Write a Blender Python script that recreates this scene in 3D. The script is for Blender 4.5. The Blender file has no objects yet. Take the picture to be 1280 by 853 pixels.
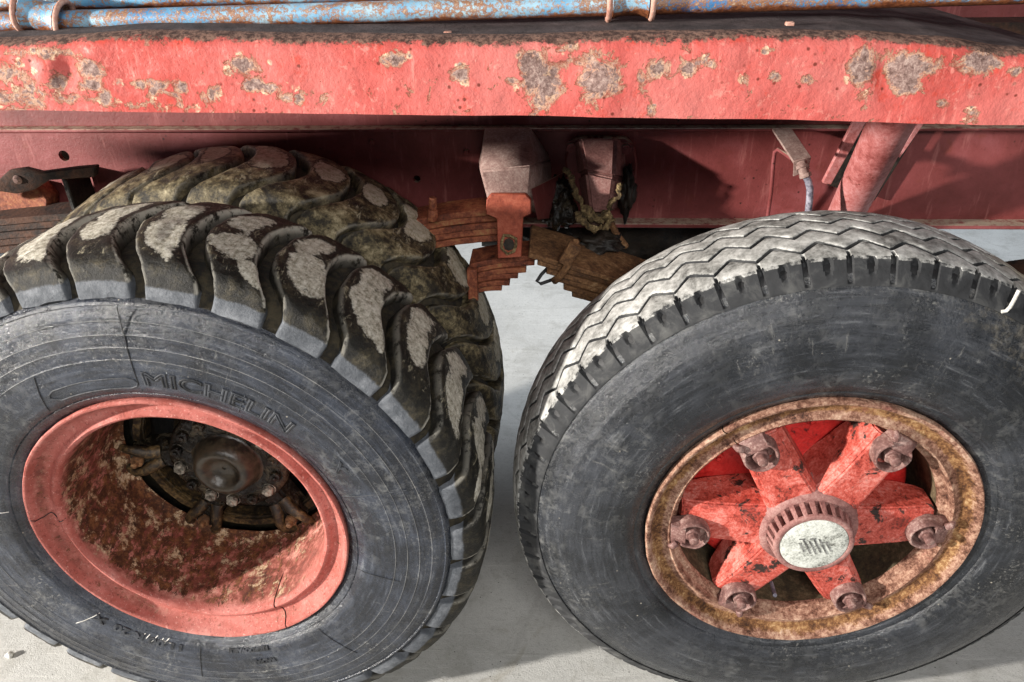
import bpy, bmesh, math, random
from mathutils import Vector, Matrix, noise as mnoise
random.seed(7)
S = bpy.context.scene
C = S.collection
rad = math.radians
PI = math.pi

# ------------------------------------------------------------------ camera
F = 933.93; PIT, YAW, ROL = rad(31.162), rad(3.230), rad(0.991)
CAM = Vector((0, 0, 1.55))
_r = Vector((math.cos(YAW), math.sin(YAW), 0))
_f = Vector((-math.sin(YAW)*math.cos(PIT), math.cos(YAW)*math.cos(PIT), -math.sin(PIT)))
_d = _f.cross(_r)
RX = _r*math.cos(ROL) + _d*math.sin(ROL)
DN = -_r*math.sin(ROL) + _d*math.cos(ROL)
cam = bpy.data.cameras.new('camera'); camo = bpy.data.objects.new('camera', cam); C.objects.link(camo)
cam.sensor_fit = 'HORIZONTAL'; cam.sensor_width = 36; cam.lens = F/1280*36
cam.clip_start = .02; cam.clip_end = 200
camo.matrix_world = Matrix.Translation(CAM) @ Matrix((RX, -DN, -_f)).transposed().to_4x4()
S.camera = camo

def P(px, py, Y):
    """point of the real place seen at photo position px,py, lying on the vertical plane at depth Y"""
    d = RX*((px-640)/F) + DN*((py-426.5)/F) + _f
    return CAM + d*(Y/d.y)
def PZ(px, py, Z):
    d = RX*((px-640)/F) + DN*((py-426.5)/F) + _f
    return CAM + d*((Z-CAM.z)/d.z)

# ------------------------------------------------------------------ light
W = bpy.data.worlds.new('World'); S.world = W; W.use_nodes = True
bg = W.node_tree.nodes['Background']
bg.inputs[0].default_value = (.74, .84, 1, 1); bg.inputs[1].default_value = .11
def lamp(name, kind, loc, tgt, energy, col, **k):
    l = bpy.data.lights.new(name, kind); o = bpy.data.objects.new(name, l); C.objects.link(o)
    o.location = loc; o.rotation_euler = (Vector(tgt)-Vector(loc)).to_track_quat('-Z', 'Y').to_euler()
    l.energy = energy; l.color = col
    for a, b in k.items(): setattr(l, a, b)
    return o
lamp('hall_spotlight', 'SPOT', (-5.5, -1.2, 2.02), (0, 1.2, .9), 3500, (1, .95, .88), shadow_soft_size=.11, spot_size=rad(50), spot_blend=.3)
lamp('front_fill', 'AREA', (.6, -2.6, 3.3), (0, 1.1, .6), 135, (1, .98, .95), shape='RECTANGLE', size=2.8, size_y=1.0)  # added soft fill for front faces and floor, not a known fixture
lamp('far_ceiling_panel', 'AREA', (.9, 3.9, 3.0), (.9, 3.7, 0), 120, (.85, .92, 1), shape='RECTANGLE', size=4, size_y=1)
S.view_settings.view_transform = 'Standard'; S.view_settings.look = 'None'
S.view_settings.exposure = 0; S.view_settings.gamma = 1
S.cycles.max_bounces = 6

# ------------------------------------------------------------------ node helper
def lin(c):
    return tuple((x/255/12.92 if x/255 <= .04045 else ((x/255+.055)/1.055)**2.4) for x in c) + (1,)
class N:
    def __init__(s, name):
        s.m = bpy.data.materials.new(name); s.m.use_nodes = True; s.t = s.m.node_tree
        s.b = s.t.nodes['Principled BSDF']
        tc = s.t.nodes.new('ShaderNodeTexCoord'); oi = s.t.nodes.new('ShaderNodeObjectInfo')
        v = s.t.nodes.new('ShaderNodeVectorMath'); v.operation = 'SCALE'
        v.inputs[0].default_value = (1.3, 2.1, .7); s.L(oi.outputs['Random'], v.inputs['Scale'])
        a = s.t.nodes.new('ShaderNodeVectorMath'); a.operation = 'ADD'
        v2 = s.t.nodes.new('ShaderNodeVectorMath'); v2.operation = 'SCALE'; v2.inputs['Scale'].default_value = 9.0
        s.L(v.outputs[0], v2.inputs[0])
        s.L(tc.outputs['Object'], a.inputs[0]); s.L(v2.outputs[0], a.inputs[1])
        s.rnd = oi.outputs['Random']; s.co = a.outputs[0]; s.obj = tc.outputs['Object']
    def L(s, a, b): s.t.links.new(a, b)
    def put(s, x, sock):
        if x is None: return
        if isinstance(x, bpy.types.NodeSocket): s.L(x, sock)
        elif isinstance(x, (tuple, list)) and len(x) == 3 and sock.type == 'RGBA': sock.default_value = lin(x)
        else: sock.default_value = x
    def noise(s, scale, detail=4, rough=.6, dist=0, vec=None, out=0):
        n = s.t.nodes.new('ShaderNodeTexNoise'); n.inputs['Scale'].default_value = scale; n.inputs['Detail'].default_value = detail
        n.inputs['Roughness'].default_value = rough; n.inputs['Distortion'].default_value = dist
        s.L(vec or s.co, n.inputs['Vector']); return n.outputs[out]
    def voro(s, scale, feat='F1', out='Distance', vec=None, rnd=1):
        n = s.t.nodes.new('ShaderNodeTexVoronoi'); n.feature = feat; n.inputs['Scale'].default_value = scale; n.inputs['Randomness'].default_value = rnd
        s.L(vec or s.co, n.inputs['Vector']); return n.outputs[out]
    def scale(s, x, y, z, vec=None):
        n = s.t.nodes.new('ShaderNodeMapping'); n.inputs['Scale'].default_value = (x, y, z); s.L(vec or s.co, n.inputs['Vector']); return n.outputs[0]
    def rotm(s, rx, ry, rz, sc, vec=None):
        n = s.t.nodes.new('ShaderNodeMapping'); n.inputs['Rotation'].default_value = (rx, ry, rz); n.inputs['Scale'].default_value = sc; s.L(vec or s.co, n.inputs['Vector']); return n.outputs[0]
    def math(s, op, a, b=None, c=None):
        n = s.t.nodes.new('ShaderNodeMath'); n.operation = op
        for x, k in zip((a, b, c), n.inputs): s.put(x, k)
        return n.outputs[0]
    def step(s, x, lo, hi):
        n = s.t.nodes.new('ShaderNodeMapRange'); n.interpolation_type = 'SMOOTHSTEP'
        s.put(lo, n.inputs[1]); s.put(hi, n.inputs[2]); s.put(x, n.inputs[0]); return n.outputs[0]
    def mix(s, f, a, b, mode='MIX'):
        n = s.t.nodes.new('ShaderNodeMix'); n.data_type = 'RGBA'; n.blend_type = mode
        s.put(f, n.inputs[0]); s.put(a, n.inputs[6]); s.put(b, n.inputs[7]); return n.outputs[2]
    def ramp(s, f, *st):
        n = s.t.nodes.new('ShaderNodeValToRGB'); e = n.color_ramp.elements
        while len(e) < len(st): e.new(.5)
        for k, (p, c) in zip(e, st): k.position = p; k.color = lin(c)
        s.put(f, n.inputs[0]); return n.outputs[0]
    def polar(s, kr, ka):
        q = s.xyz(); rr = s.math('SQRT', s.math('ADD', s.math('MULTIPLY', q[0], q[0]), s.math('MULTIPLY', q[2], q[2]))); a = s.math('ARCTAN2', q[2], q[0])
        n = s.t.nodes.new('ShaderNodeCombineXYZ'); s.L(s.math('MULTIPLY', rr, kr), n.inputs[0]); s.L(s.math('MULTIPLY', a, ka), n.inputs[1]); return n.outputs[0]
    def attr(s, name):
        n = s.t.nodes.new('ShaderNodeAttribute'); n.attribute_name = name; return n.outputs['Fac']
    def up(s):
        n = s.t.nodes.new('ShaderNodeNewGeometry'); q = s.t.nodes.new('ShaderNodeSeparateXYZ'); s.L(n.outputs['Normal'], q.inputs[0]); return q.outputs[2]
    def xyz(s, vec=None):
        q = s.t.nodes.new('ShaderNodeSeparateXYZ'); s.L(vec or s.obj, q.inputs[0]); return q.outputs
    def bump(s, h, dist=.002, strength=1, nrm=None):
        n = s.t.nodes.new('ShaderNodeBump'); n.inputs['Strength'].default_value = strength; n.inputs['Distance'].default_value = dist
        s.L(h, n.inputs['Height'])
        if nrm: s.L(nrm, n.inputs['Normal'])
        return n.outputs[0]
    def out(s, col, rough=.6, metal=0, nrm=None, spec=.5):
        s.put(col, s.b.inputs['Base Color']); s.put(rough, s.b.inputs['Roughness']); s.put(metal, s.b.inputs['Metallic'])
        s.put(spec, s.b.inputs['Specular IOR Level']); s.put(nrm, s.b.inputs['Normal']); return s.m

# ------------------------------------------------------------------ materials
def m_concrete():
    n = N('concrete'); a = n.noise(2.2, 7, .65); b = n.noise(70, 6, .85); c = n.noise(9, 8, .75, .4); g = n.noise(330, 3, .7)
    col = n.ramp(a, (.3, (172, 172, 169)), (.55, (194, 193, 189)), (.75, (208, 207, 203)))
    col = n.mix(n.math('MULTIPLY', n.step(c, .47, .68), .55), col, (156, 154, 147))
    col = n.mix(n.math('MULTIPLY', n.step(b, .52, .66), .5), col, (140, 138, 132))
    col = n.mix(n.math('MULTIPLY', n.step(g, .56, .7), .45), col, (116, 114, 108))
    sc = n.noise(3, 8, .8, 0, n.rotm(0, 0, .5, (1, 26, 1))); col = n.mix(n.math('MULTIPLY', n.step(sc, .56, .66), .45), col, (226, 225, 220))
    sd = n.noise(2.5, 8, .8, 0, n.rotm(0, 0, -1.1, (1, 30, 1))); col = n.mix(n.math('MULTIPLY', n.step(sd, .60, .68), .4), col, (128, 126, 120))
    st = n.noise(4.5, 6, .7, .8); col = n.mix(n.math('MULTIPLY', n.step(st, .60, .72), .5), col, (142, 134, 116))
    ck = n.voro(1.1, 'DISTANCE_TO_EDGE', vec=n.rotm(0, 0, .3, (1, 1, .0))); col = n.mix(n.math('MULTIPLY', n.math('SUBTRACT', 1, n.step(n.math('ADD', ck, n.math('MULTIPLY', n.math('SUBTRACT', c, .5), .06)), .001, .006)), .12), col, (96, 94, 88))
    dots = n.voro(46); col = n.mix(n.math('MULTIPLY', n.math('SUBTRACT', 1, n.step(dots, .04, .10)), n.step(n.noise(5), .47, .55)), col, (66, 63, 58))
    return n.out(col, .62, 0, n.bump(n.math('ADD', n.math('ADD', b, g), n.math('MULTIPLY', c, .6)), .002, .7))
def m_lip():
    n = N('flaking_red_paint'); f = n.attr('peel')
    w = n.noise(34, 8, .72, .5); w2 = n.noise(130, 5, .75); big = n.noise(7, 5, .6)
    wn = n.math('ADD', n.math('MULTIPLY', n.math('SUBTRACT', w, .5), 2.3), n.math('MULTIPLY', n.math('SUBTRACT', w2, .5), .8))
    v = n.math('ADD', f, wn)
    red = n.ramp(big, (.3, (176, 66, 57)), (.5, (192, 88, 81)), (.72, (200, 112, 105)))
    red = n.mix(n.math('MULTIPLY', n.step(n.noise(24, 6, .75), .54, .7), .8), red, (196, 62, 44))
    st = n.noise(16, 7, .75, 0, n.scale(6, 1, .8)); red = n.mix(n.math('MULTIPLY', n.step(st, .54, .66), .5), red, (232, 140, 128))
    spots = n.voro(75); sm = n.math('MULTIPLY', n.math('SUBTRACT', 1, n.step(spots, .1, .22)), n.step(n.noise(12), .5, .58))
    red = n.mix(sm, red, (116, 46, 34)); red = n.mix(n.math('MULTIPLY', n.step(n.noise(170, 5, .85), .60, .68), .55), red, (112, 52, 42)); red = n.mix(n.math('MULTIPLY', n.step(n.noise(60, 6, .8), .57, .64), .4), red, (222, 156, 142))
    fl = n.math('ADD', n.voro(44), n.math('MULTIPLY', n.math('SUBTRACT', w2, .5), .7)); fk = n.step(n.math('ADD', n.noise(9, 5, .7), n.math('MULTIPLY', f, .8)), .58, .66)
    fm = n.math('MULTIPLY', n.math('SUBTRACT', 1, n.step(fl, .22, .28)), fk); fg = n.math('MULTIPLY', n.math('SUBTRACT', 1, n.step(fl, .10, .15)), fk)
    cream = n.mix(n.step(w2, .44, .60), (222, 184, 154), (176, 106, 82))
    grey = n.ramp(n.noise(150, 7, .85), (.36, (78, 56, 50)), (.5, (134, 108, 101)), (.62, (182, 158, 148)))
    col = n.mix(fm, red, cream)
    col = n.mix(fg, col, grey); col = n.mix(n.math('MULTIPLY', n.step(v, .28, .38), .8), col, cream)
    col = n.mix(n.step(v, .40, .56), col, grey)
    dust_shade = n.attr('dust'); du = n.math('ADD', dust_shade, n.math('MULTIPLY', n.math('SUBTRACT', n.noise(46, 8, .8), .5), 1.5))
    col = n.mix(n.step(du, .45, .6), col, n.mix(n.step(w2, .4, .62), (66, 46, 40), (134, 102, 88)))
    col = n.mix(n.step(dust_shade, .95, 1.1), col, n.ramp(n.noise(30, 6, .7), (.3, (40, 34, 34)), (.7, (92, 80, 80))))  # deck behind the lip painted dark to stand in for shade
    h = n.math('SUBTRACT', n.math('MULTIPLY', n.noise(22, 5, .65), .9), n.math('MULTIPLY', n.step(v, .28, .45), .4))
    h = n.math('ADD', h, n.math('MULTIPLY', w2, .3))
    ro = n.math('MAXIMUM', n.step(v, -.9, .55), n.step(du, 0, .5)); ro = n.math('MAXIMUM', ro, .52)
    return n.out(col, ro, 0, n.bump(h, .005, .9), .4)
def m_maroon(name='dusty_maroon_paint', dark=0):
    n = N(name); a = n.noise(5, 6, .65, .3); b = n.noise(90, 5, .75); c = n.noise(20, 6, .7)
    col = n.ramp(a, (.3, (100, 42, 39)), (.55, (130, 63, 62)), (.75, (156, 88, 90)))
    col = n.mix(n.math('MULTIPLY', n.step(b, .56, .72), .6), col, (92, 40, 32))
    col = n.mix(n.math('MULTIPLY', n.step(c, .56, .72), .5), col, (120, 56, 38))
    st = n.noise(14, 6, .7, 0, n.scale(4, 4, .5)); col = n.mix(n.math('MULTIPLY', n.step(st, .55, .7), .3), col, (196, 128, 122))
    sp = n.voro(60); col = n.mix(n.math('MULTIPLY', n.math('SUBTRACT', 1, n.step(sp, .08, .2)), n.step(n.noise(6), .5, .62)), col, (60, 30, 26))
    d = n.math('MULTIPLY', n.step(n.up(), .5, .9), n.step(n.noise(60, 5, .8), .35, .55)); col = n.mix(d, col, (176, 160, 140))
    return n.out(col, .5, 0, n.bump(n.math('ADD', b, n.math('MULTIPLY', c, .7)), .0015, .6))
def m_rubber(name='sidewall_rubber', blue=1, dust=.4):
    n = N(name); a = n.noise(6, 6, .7, .4); b = n.noise(34, 8, .8, .3); g = n.noise(260, 3, .7)
    cst = n.noise(1, 8, .78, .2, n.polar(95, 3.2)); rst = n.noise(1, 7, .78, .3, n.polar(16, 40))
    base = n.ramp(n.math('ADD', n.math('MULTIPLY', a, .55), n.math('MULTIPLY', cst, .45)), (.36, (14, 16, 20)), (.48, (32, 36, 44)), (.62, (64, 70, 82)))
    if not blue: base = n.ramp(n.math('ADD', n.math('MULTIPLY', a, .55), n.math('MULTIPLY', cst, .45)), (.36, (14, 16, 18)), (.48, (29, 32, 37)), (.62, (60, 63, 69)))
    sc0 = n.math('MULTIPLY', n.step(b, .48, .72), n.step(n.noise(5, 5, .7), .4, .62)); col = n.mix(n.math('MULTIPLY', sc0, dust), base, (160, 160, 157)); col = n.mix(n.math('MULTIPLY', n.math('MULTIPLY', n.step(n.noise(150, 5, .85), .54, .62), n.step(n.noise(8, 6, .75), .50, .66)), .45), col, (168, 166, 160))
    col = n.mix(n.math('MULTIPLY', n.step(cst, .56, .7), .35), col, (146, 148, 150))
    col = n.mix(n.math('MULTIPLY', n.math('MULTIPLY', n.step(rst, .58, .68), n.step(n.noise(7, 4), .48, .6)), .4), col, (150, 148, 142))
    s1 = n.noise(5, 5, .8, .2, n.rotm(0, .6, 0, (1.2, 1, 44))); s2 = n.noise(5, 5, .8, .2, n.rotm(0, -.9, 0, (1.0, 1, 52)))
    sc = n.math('MAXIMUM', n.step(s1, .66, .71), n.step(s2, .67, .72)); sc = n.math('MULTIPLY', sc, n.step(n.noise(9, 3), .46, .6))
    col = n.mix(n.math('MULTIPLY', sc, .65), col, (176, 172, 164))
    pt = n.voro(40); col = n.mix(n.math('MULTIPLY', n.math('SUBTRACT', 1, n.step(pt, .03, .08)), n.step(n.noise(7), .55, .62)), col, (180, 172, 158))
    ld = n.math('ADD', n.attr('line'), n.math('MULTIPLY', n.math('SUBTRACT', n.noise(18, 5, .7), .5), .9))
    col = n.mix(n.math('MULTIPLY', n.step(ld, .65, 1.05), .6), col, (196, 194, 188))
    if not blue:
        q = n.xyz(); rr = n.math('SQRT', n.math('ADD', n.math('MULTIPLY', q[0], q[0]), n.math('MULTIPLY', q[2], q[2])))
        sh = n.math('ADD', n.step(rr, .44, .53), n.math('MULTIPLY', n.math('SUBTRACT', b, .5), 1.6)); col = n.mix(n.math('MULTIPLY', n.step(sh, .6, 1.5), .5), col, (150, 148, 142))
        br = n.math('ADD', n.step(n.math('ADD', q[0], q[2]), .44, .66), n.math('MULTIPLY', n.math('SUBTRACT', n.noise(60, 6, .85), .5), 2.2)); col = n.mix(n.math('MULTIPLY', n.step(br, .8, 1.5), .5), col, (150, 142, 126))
    rgh = n.mix(n.step(b, .35, .7), (108, 108, 108), (176, 176, 176))
    return n.out(col, rgh, 0, n.bump(n.math('ADD', n.math('ADD', n.math('MULTIPLY', b, .9), n.math('MULTIPLY', g, .4)), n.math('MULTIPLY', cst, .6)), .003, .8), .6)
def m_lug(name, mud):
    n = N(name); r = n.attr('wr'); ov = n.attr('oval'); a = n.noise(26, 8, .78, .15); b = n.noise(95, 6, .8); c = n.noise(19, 8, .78, .3)
    dark = n.ramp(a, (.3, (12, 11, 9)), (.5, (30, 28, 23)), (.62, (66, 60, 46)), (.76, (122, 112, 88)))
    if mud: dark = n.ramp(a, (.36, (12, 10, 8)), (.46, (48, 42, 30)), (.54, (104, 93, 68)), (.66, (172, 160, 130)))
    worn = n.ramp(b, (.36, (128, 122, 106)), (.48, (188, 182, 166)), (.62, (226, 222, 210)))
    fib = n.noise(12, 7, .82, .3, n.scale(12, 2, 12)); worn = n.mix(n.math('MULTIPLY', n.step(fib, .53, .62), .55), worn, (110, 102, 82))
    if mud: worn = n.mix(.35, worn, (150, 136, 104))
    o2 = n.math('ADD', ov, n.math('MULTIPLY', n.math('SUBTRACT', c, .5), .9))
    wm = n.math('SUBTRACT', n.step(o2, .30, .50), n.math('MULTIPLY', n.step(n.noise(60, 6, .85), .54, .64), n.math('SUBTRACT', 1, n.step(o2, .45, .75)))); wm = n.math('MAXIMUM', wm, 0); col = n.mix(wm, dark, worn)
    rim_ = n.math('MULTIPLY', n.step(o2, .31, .36), n.math('SUBTRACT', 1, n.step(o2, .38, .43))); col = n.mix(rim_, col, (34, 30, 24))
    # torn fibres around the worn spots
    tf = n.math('MULTIPLY', n.step(n.noise(9, 8, .85, .6, n.scale(9, 3, 9)), .55, .62), n.step(n.attr('top'), .4, .7)); tf = n.math('MULTIPLY', tf, n.math('SUBTRACT', 1, n.step(o2, .30, .36)))
    col = n.mix(n.math('MULTIPLY', tf, .8), col, (172, 164, 140))
    edge = n.math('MULTIPLY', n.attr('edge_light'), n.step(n.noise(40, 6, .75), .40, .52)); col = n.mix(n.math('MULTIPLY', edge, .25 if mud else .75), col, (200, 195, 182))  # light catching the lug edges is painted on as a pale tone
    grey = n.ramp(n.noise(22, 7, .75), (.3, (58, 62, 68)), (.5, (90, 94, 100)), (.7, (132, 135, 140)))
    if not mud: col = n.mix(n.step(n.math('ADD', r, n.math('MULTIPLY', n.math('SUBTRACT', a, .5), .014)), n.math('SUBTRACT', .521, n.math('MULTIPLY', n.rnd, .011)), n.math('SUBTRACT', .516, n.math('MULTIPLY', n.rnd, .011))), col, grey)
    return n.out(col, n.mix(n.step(o2, .3, .45), (196, 196, 196), (222, 222, 222)), 0, n.bump(n.math('ADD', n.math('MULTIPLY', a, 1.2), n.math('MULTIPLY', b, .5)), .005, .8), .35)
def m_rib():
    n = N('worn_rib_rubber'); a = n.noise(14, 6, .7, .5); b = n.noise(80, 5, .75); e = n.attr('wr')
    dark = n.ramp(a, (.3, (22, 23, 25)), (.5, (44, 45, 47)), (.7, (92, 92, 90)))
    top = n.ramp(n.math('ADD', n.math('MULTIPLY', a, .6), n.math('MULTIPLY', b, .4)), (.40, (96, 95, 92)), (.49, (152, 151, 147)), (.6, (202, 201, 197)))
    ang = n.attr('wa')
    ol = n.mix(n.step(n.noise(30, 5, .7), .4, .6), (108, 98, 72), (150, 140, 112)); top = n.mix(n.step(n.math('ADD', ang, n.math('MULTIPLY', n.math('SUBTRACT', n.noise(5, 3), .5), .5)), .35, .75), top, ol)
    col = n.mix(n.step(n.math('ADD', e, n.math('MULTIPLY', n.math('SUBTRACT', b, .5), .55)), .5, .62), dark, top)
    return n.out(col, .75, 0, n.bump(n.math('ADD', a, n.math('MULTIPLY', b, .5)), .0025, .7))
def m_rust(name, stops, peel=None, rough=.75, sc=1, bd=.003):
    n = N(name); a = n.noise(12*sc, 7, .75, .4); b = n.noise(110*sc, 5, .8); c = n.noise(40*sc, 6, .75)
    v = n.math('ADD', n.math('MULTIPLY', a, .55), n.math('MULTIPLY', b, .45))
    col = n.ramp(v, *stops)
    if peel:
        pc, lo, hi, ps = peel
        col = n.mix(n.step(n.math('ADD', n.noise(ps, 7, .7, .5), n.math('MULTIPLY', n.math('SUBTRACT', b, .5), .25)), lo, hi), col, pc)
    return n.out(col, rough, 0, n.bump(n.math('ADD', n.math('MULTIPLY', c, .8), n.math('MULTIPLY', b, .5)), bd, .8))
def m_rustrim():
    n = N('pitted_rim_rust'); a = n.noise(16, 8, .78, .3); b = n.noise(150, 6, .85); c = n.noise(46, 8, .82)
    q = n.xyz(); rr = n.math('SQRT', n.math('ADD', n.math('MULTIPLY', q[0], q[0]), n.math('MULTIPLY', q[2], q[2])))
    v = n.math('ADD', n.math('MULTIPLY', a, .35), n.math('ADD', n.math('MULTIPLY', b, .35), n.math('MULTIPLY', c, .30)))
    pink = n.ramp(v, (.41, (50, 30, 23)), (.465, (112, 74, 58)), (.51, (162, 122, 102)), (.56, (198, 164, 140)), (.63, (230, 212, 192)))
    gold = n.ramp(v, (.40, (34, 20, 12)), (.46, (84, 52, 28)), (.51, (134, 92, 52)), (.56, (178, 140, 92)), (.63, (222, 196, 156)))
    rw = n.math('ADD', rr, n.math('MULTIPLY', n.math('SUBTRACT', c, .5), .03))
    tr = n.math('MULTIPLY', n.step(rw, .262, .268), n.math('SUBTRACT', 1, n.step(rw, .281, .287)))
    col = n.mix(n.math('MULTIPLY', tr, .9), pink, gold)
    pp = n.step(n.noise(11, 7, .75, .5), .56, .66); col = n.mix(n.math('MULTIPLY', pp, .35), col, n.ramp(b, (.4, (136, 74, 64)), (.6, (192, 124, 114))))
    return n.out(col, .75, 0, n.bump(n.math('ADD', n.math('MULTIPLY', c, .8), n.math('MULTIPLY', b, .5)), .0045, .85), .35)
def m_redrim():
    n = N('rusting_red_rim_paint'); a = n.noise(9, 6, .7, .4); b = n.noise(120, 7, .85); c = n.noise(1, 8, .8, .4, n.scale(70, 34, 70)); w = n.attr('rust')
    red = n.ramp(a, (.3, (156, 74, 62)), (.55, (188, 110, 100)), (.75, (210, 146, 136)))
    red = n.mix(n.math('MULTIPLY', n.step(b, .53, .62), .8), red, (112, 48, 38))
    red = n.mix(n.math('MULTIPLY', n.step(n.noise(210, 4, .8), .58, .66), .6), red, (232, 188, 176))
    v = n.math('ADD', w, n.math('MULTIPLY', n.math('SUBTRACT', c, .5), 2.2)); v = n.math('ADD', v, n.math('MULTIPLY', n.math('SUBTRACT', b, .5), .8))
    inn = n.mix(n.step(w, .3, .45), red, n.ramp(n.noise(20, 7, .75), (.36, (70, 38, 28)), (.48, (134, 72, 60)), (.58, (184, 116, 104)), (.66, (206, 154, 138))))
    rust = n.ramp(n.noise(60, 7, .8), (.32, (34, 20, 14)), (.5, (84, 48, 28)), (.68, (150, 100, 62)))
    col = n.mix(n.step(v, .52, .62), inn, rust)
    cr = n.math('MULTIPLY', n.step(v, .3, .6), n.step(n.noise(24, 8, .8), .53, .60)); col = n.mix(n.math('MULTIPLY', cr, n.step(w, .3, .5)), col, n.ramp(b, (.4, (150, 112, 72)), (.6, (220, 198, 168))))
    return n.out(col, .7, 0, n.bump(n.math('ADD', c, n.math('MULTIPLY', b, .6)), .004, .8), .35)
def m_blue():
    n = N('chipped_blue_paint'); a = n.noise(22, 7, .75, .4, n.scale(.6, 1, 1)); b = n.noise(190, 6, .8); c = n.noise(6, 4)
    blue = n.ramp(c, (.35, (48, 108, 164)), (.5, (104, 160, 196)), (.65, (178, 204, 212)))
    chip = n.ramp(b, (.35, (112, 72, 48)), (.55, (150, 104, 74)), (.7, (206, 196, 176)))
    col = n.mix(n.step(n.math('ADD', n.math('MULTIPLY', a, .42), n.math('MULTIPLY', b, .58)), .465, .525), blue, chip)
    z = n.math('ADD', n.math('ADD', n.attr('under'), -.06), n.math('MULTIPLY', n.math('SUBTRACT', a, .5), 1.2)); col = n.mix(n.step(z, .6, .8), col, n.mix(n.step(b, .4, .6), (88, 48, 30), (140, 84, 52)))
    return n.out(col, .38, 0, n.bump(n.math('ADD', a, b), .0015, .5))
def m_grease():
    n = N('black_grease'); a = n.noise(30, 6, .7, .6); b = n.noise(120, 4, .7)
    col = n.ramp(a, (.34, (7, 6, 5)), (.5, (22, 19, 15)), (.62, (64, 56, 42)), (.76, (130, 116, 90)))
    return n.out(col, n.mix(n.step(a, .4, .65), (60, 60, 60), (170, 170, 170)), 0, n.bump(n.math('ADD', a, n.math('MULTIPLY', b, .6)), .006, 1))
def m_plain(name, c1, c2, rough=.7, sc=30, bd=.0015, metal=0):
    n = N(name); a = n.noise(sc, 6, .7, .3); b = n.noise(sc*5, 4, .7)
    col = n.mix(n.step(n.math('ADD', n.math('MULTIPLY', a, .7), n.math('MULTIPLY', b, .3)), .4, .6), c1, c2)
    return n.out(col, rough, metal, n.bump(n.math('ADD', a, b), bd, .7))

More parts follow.
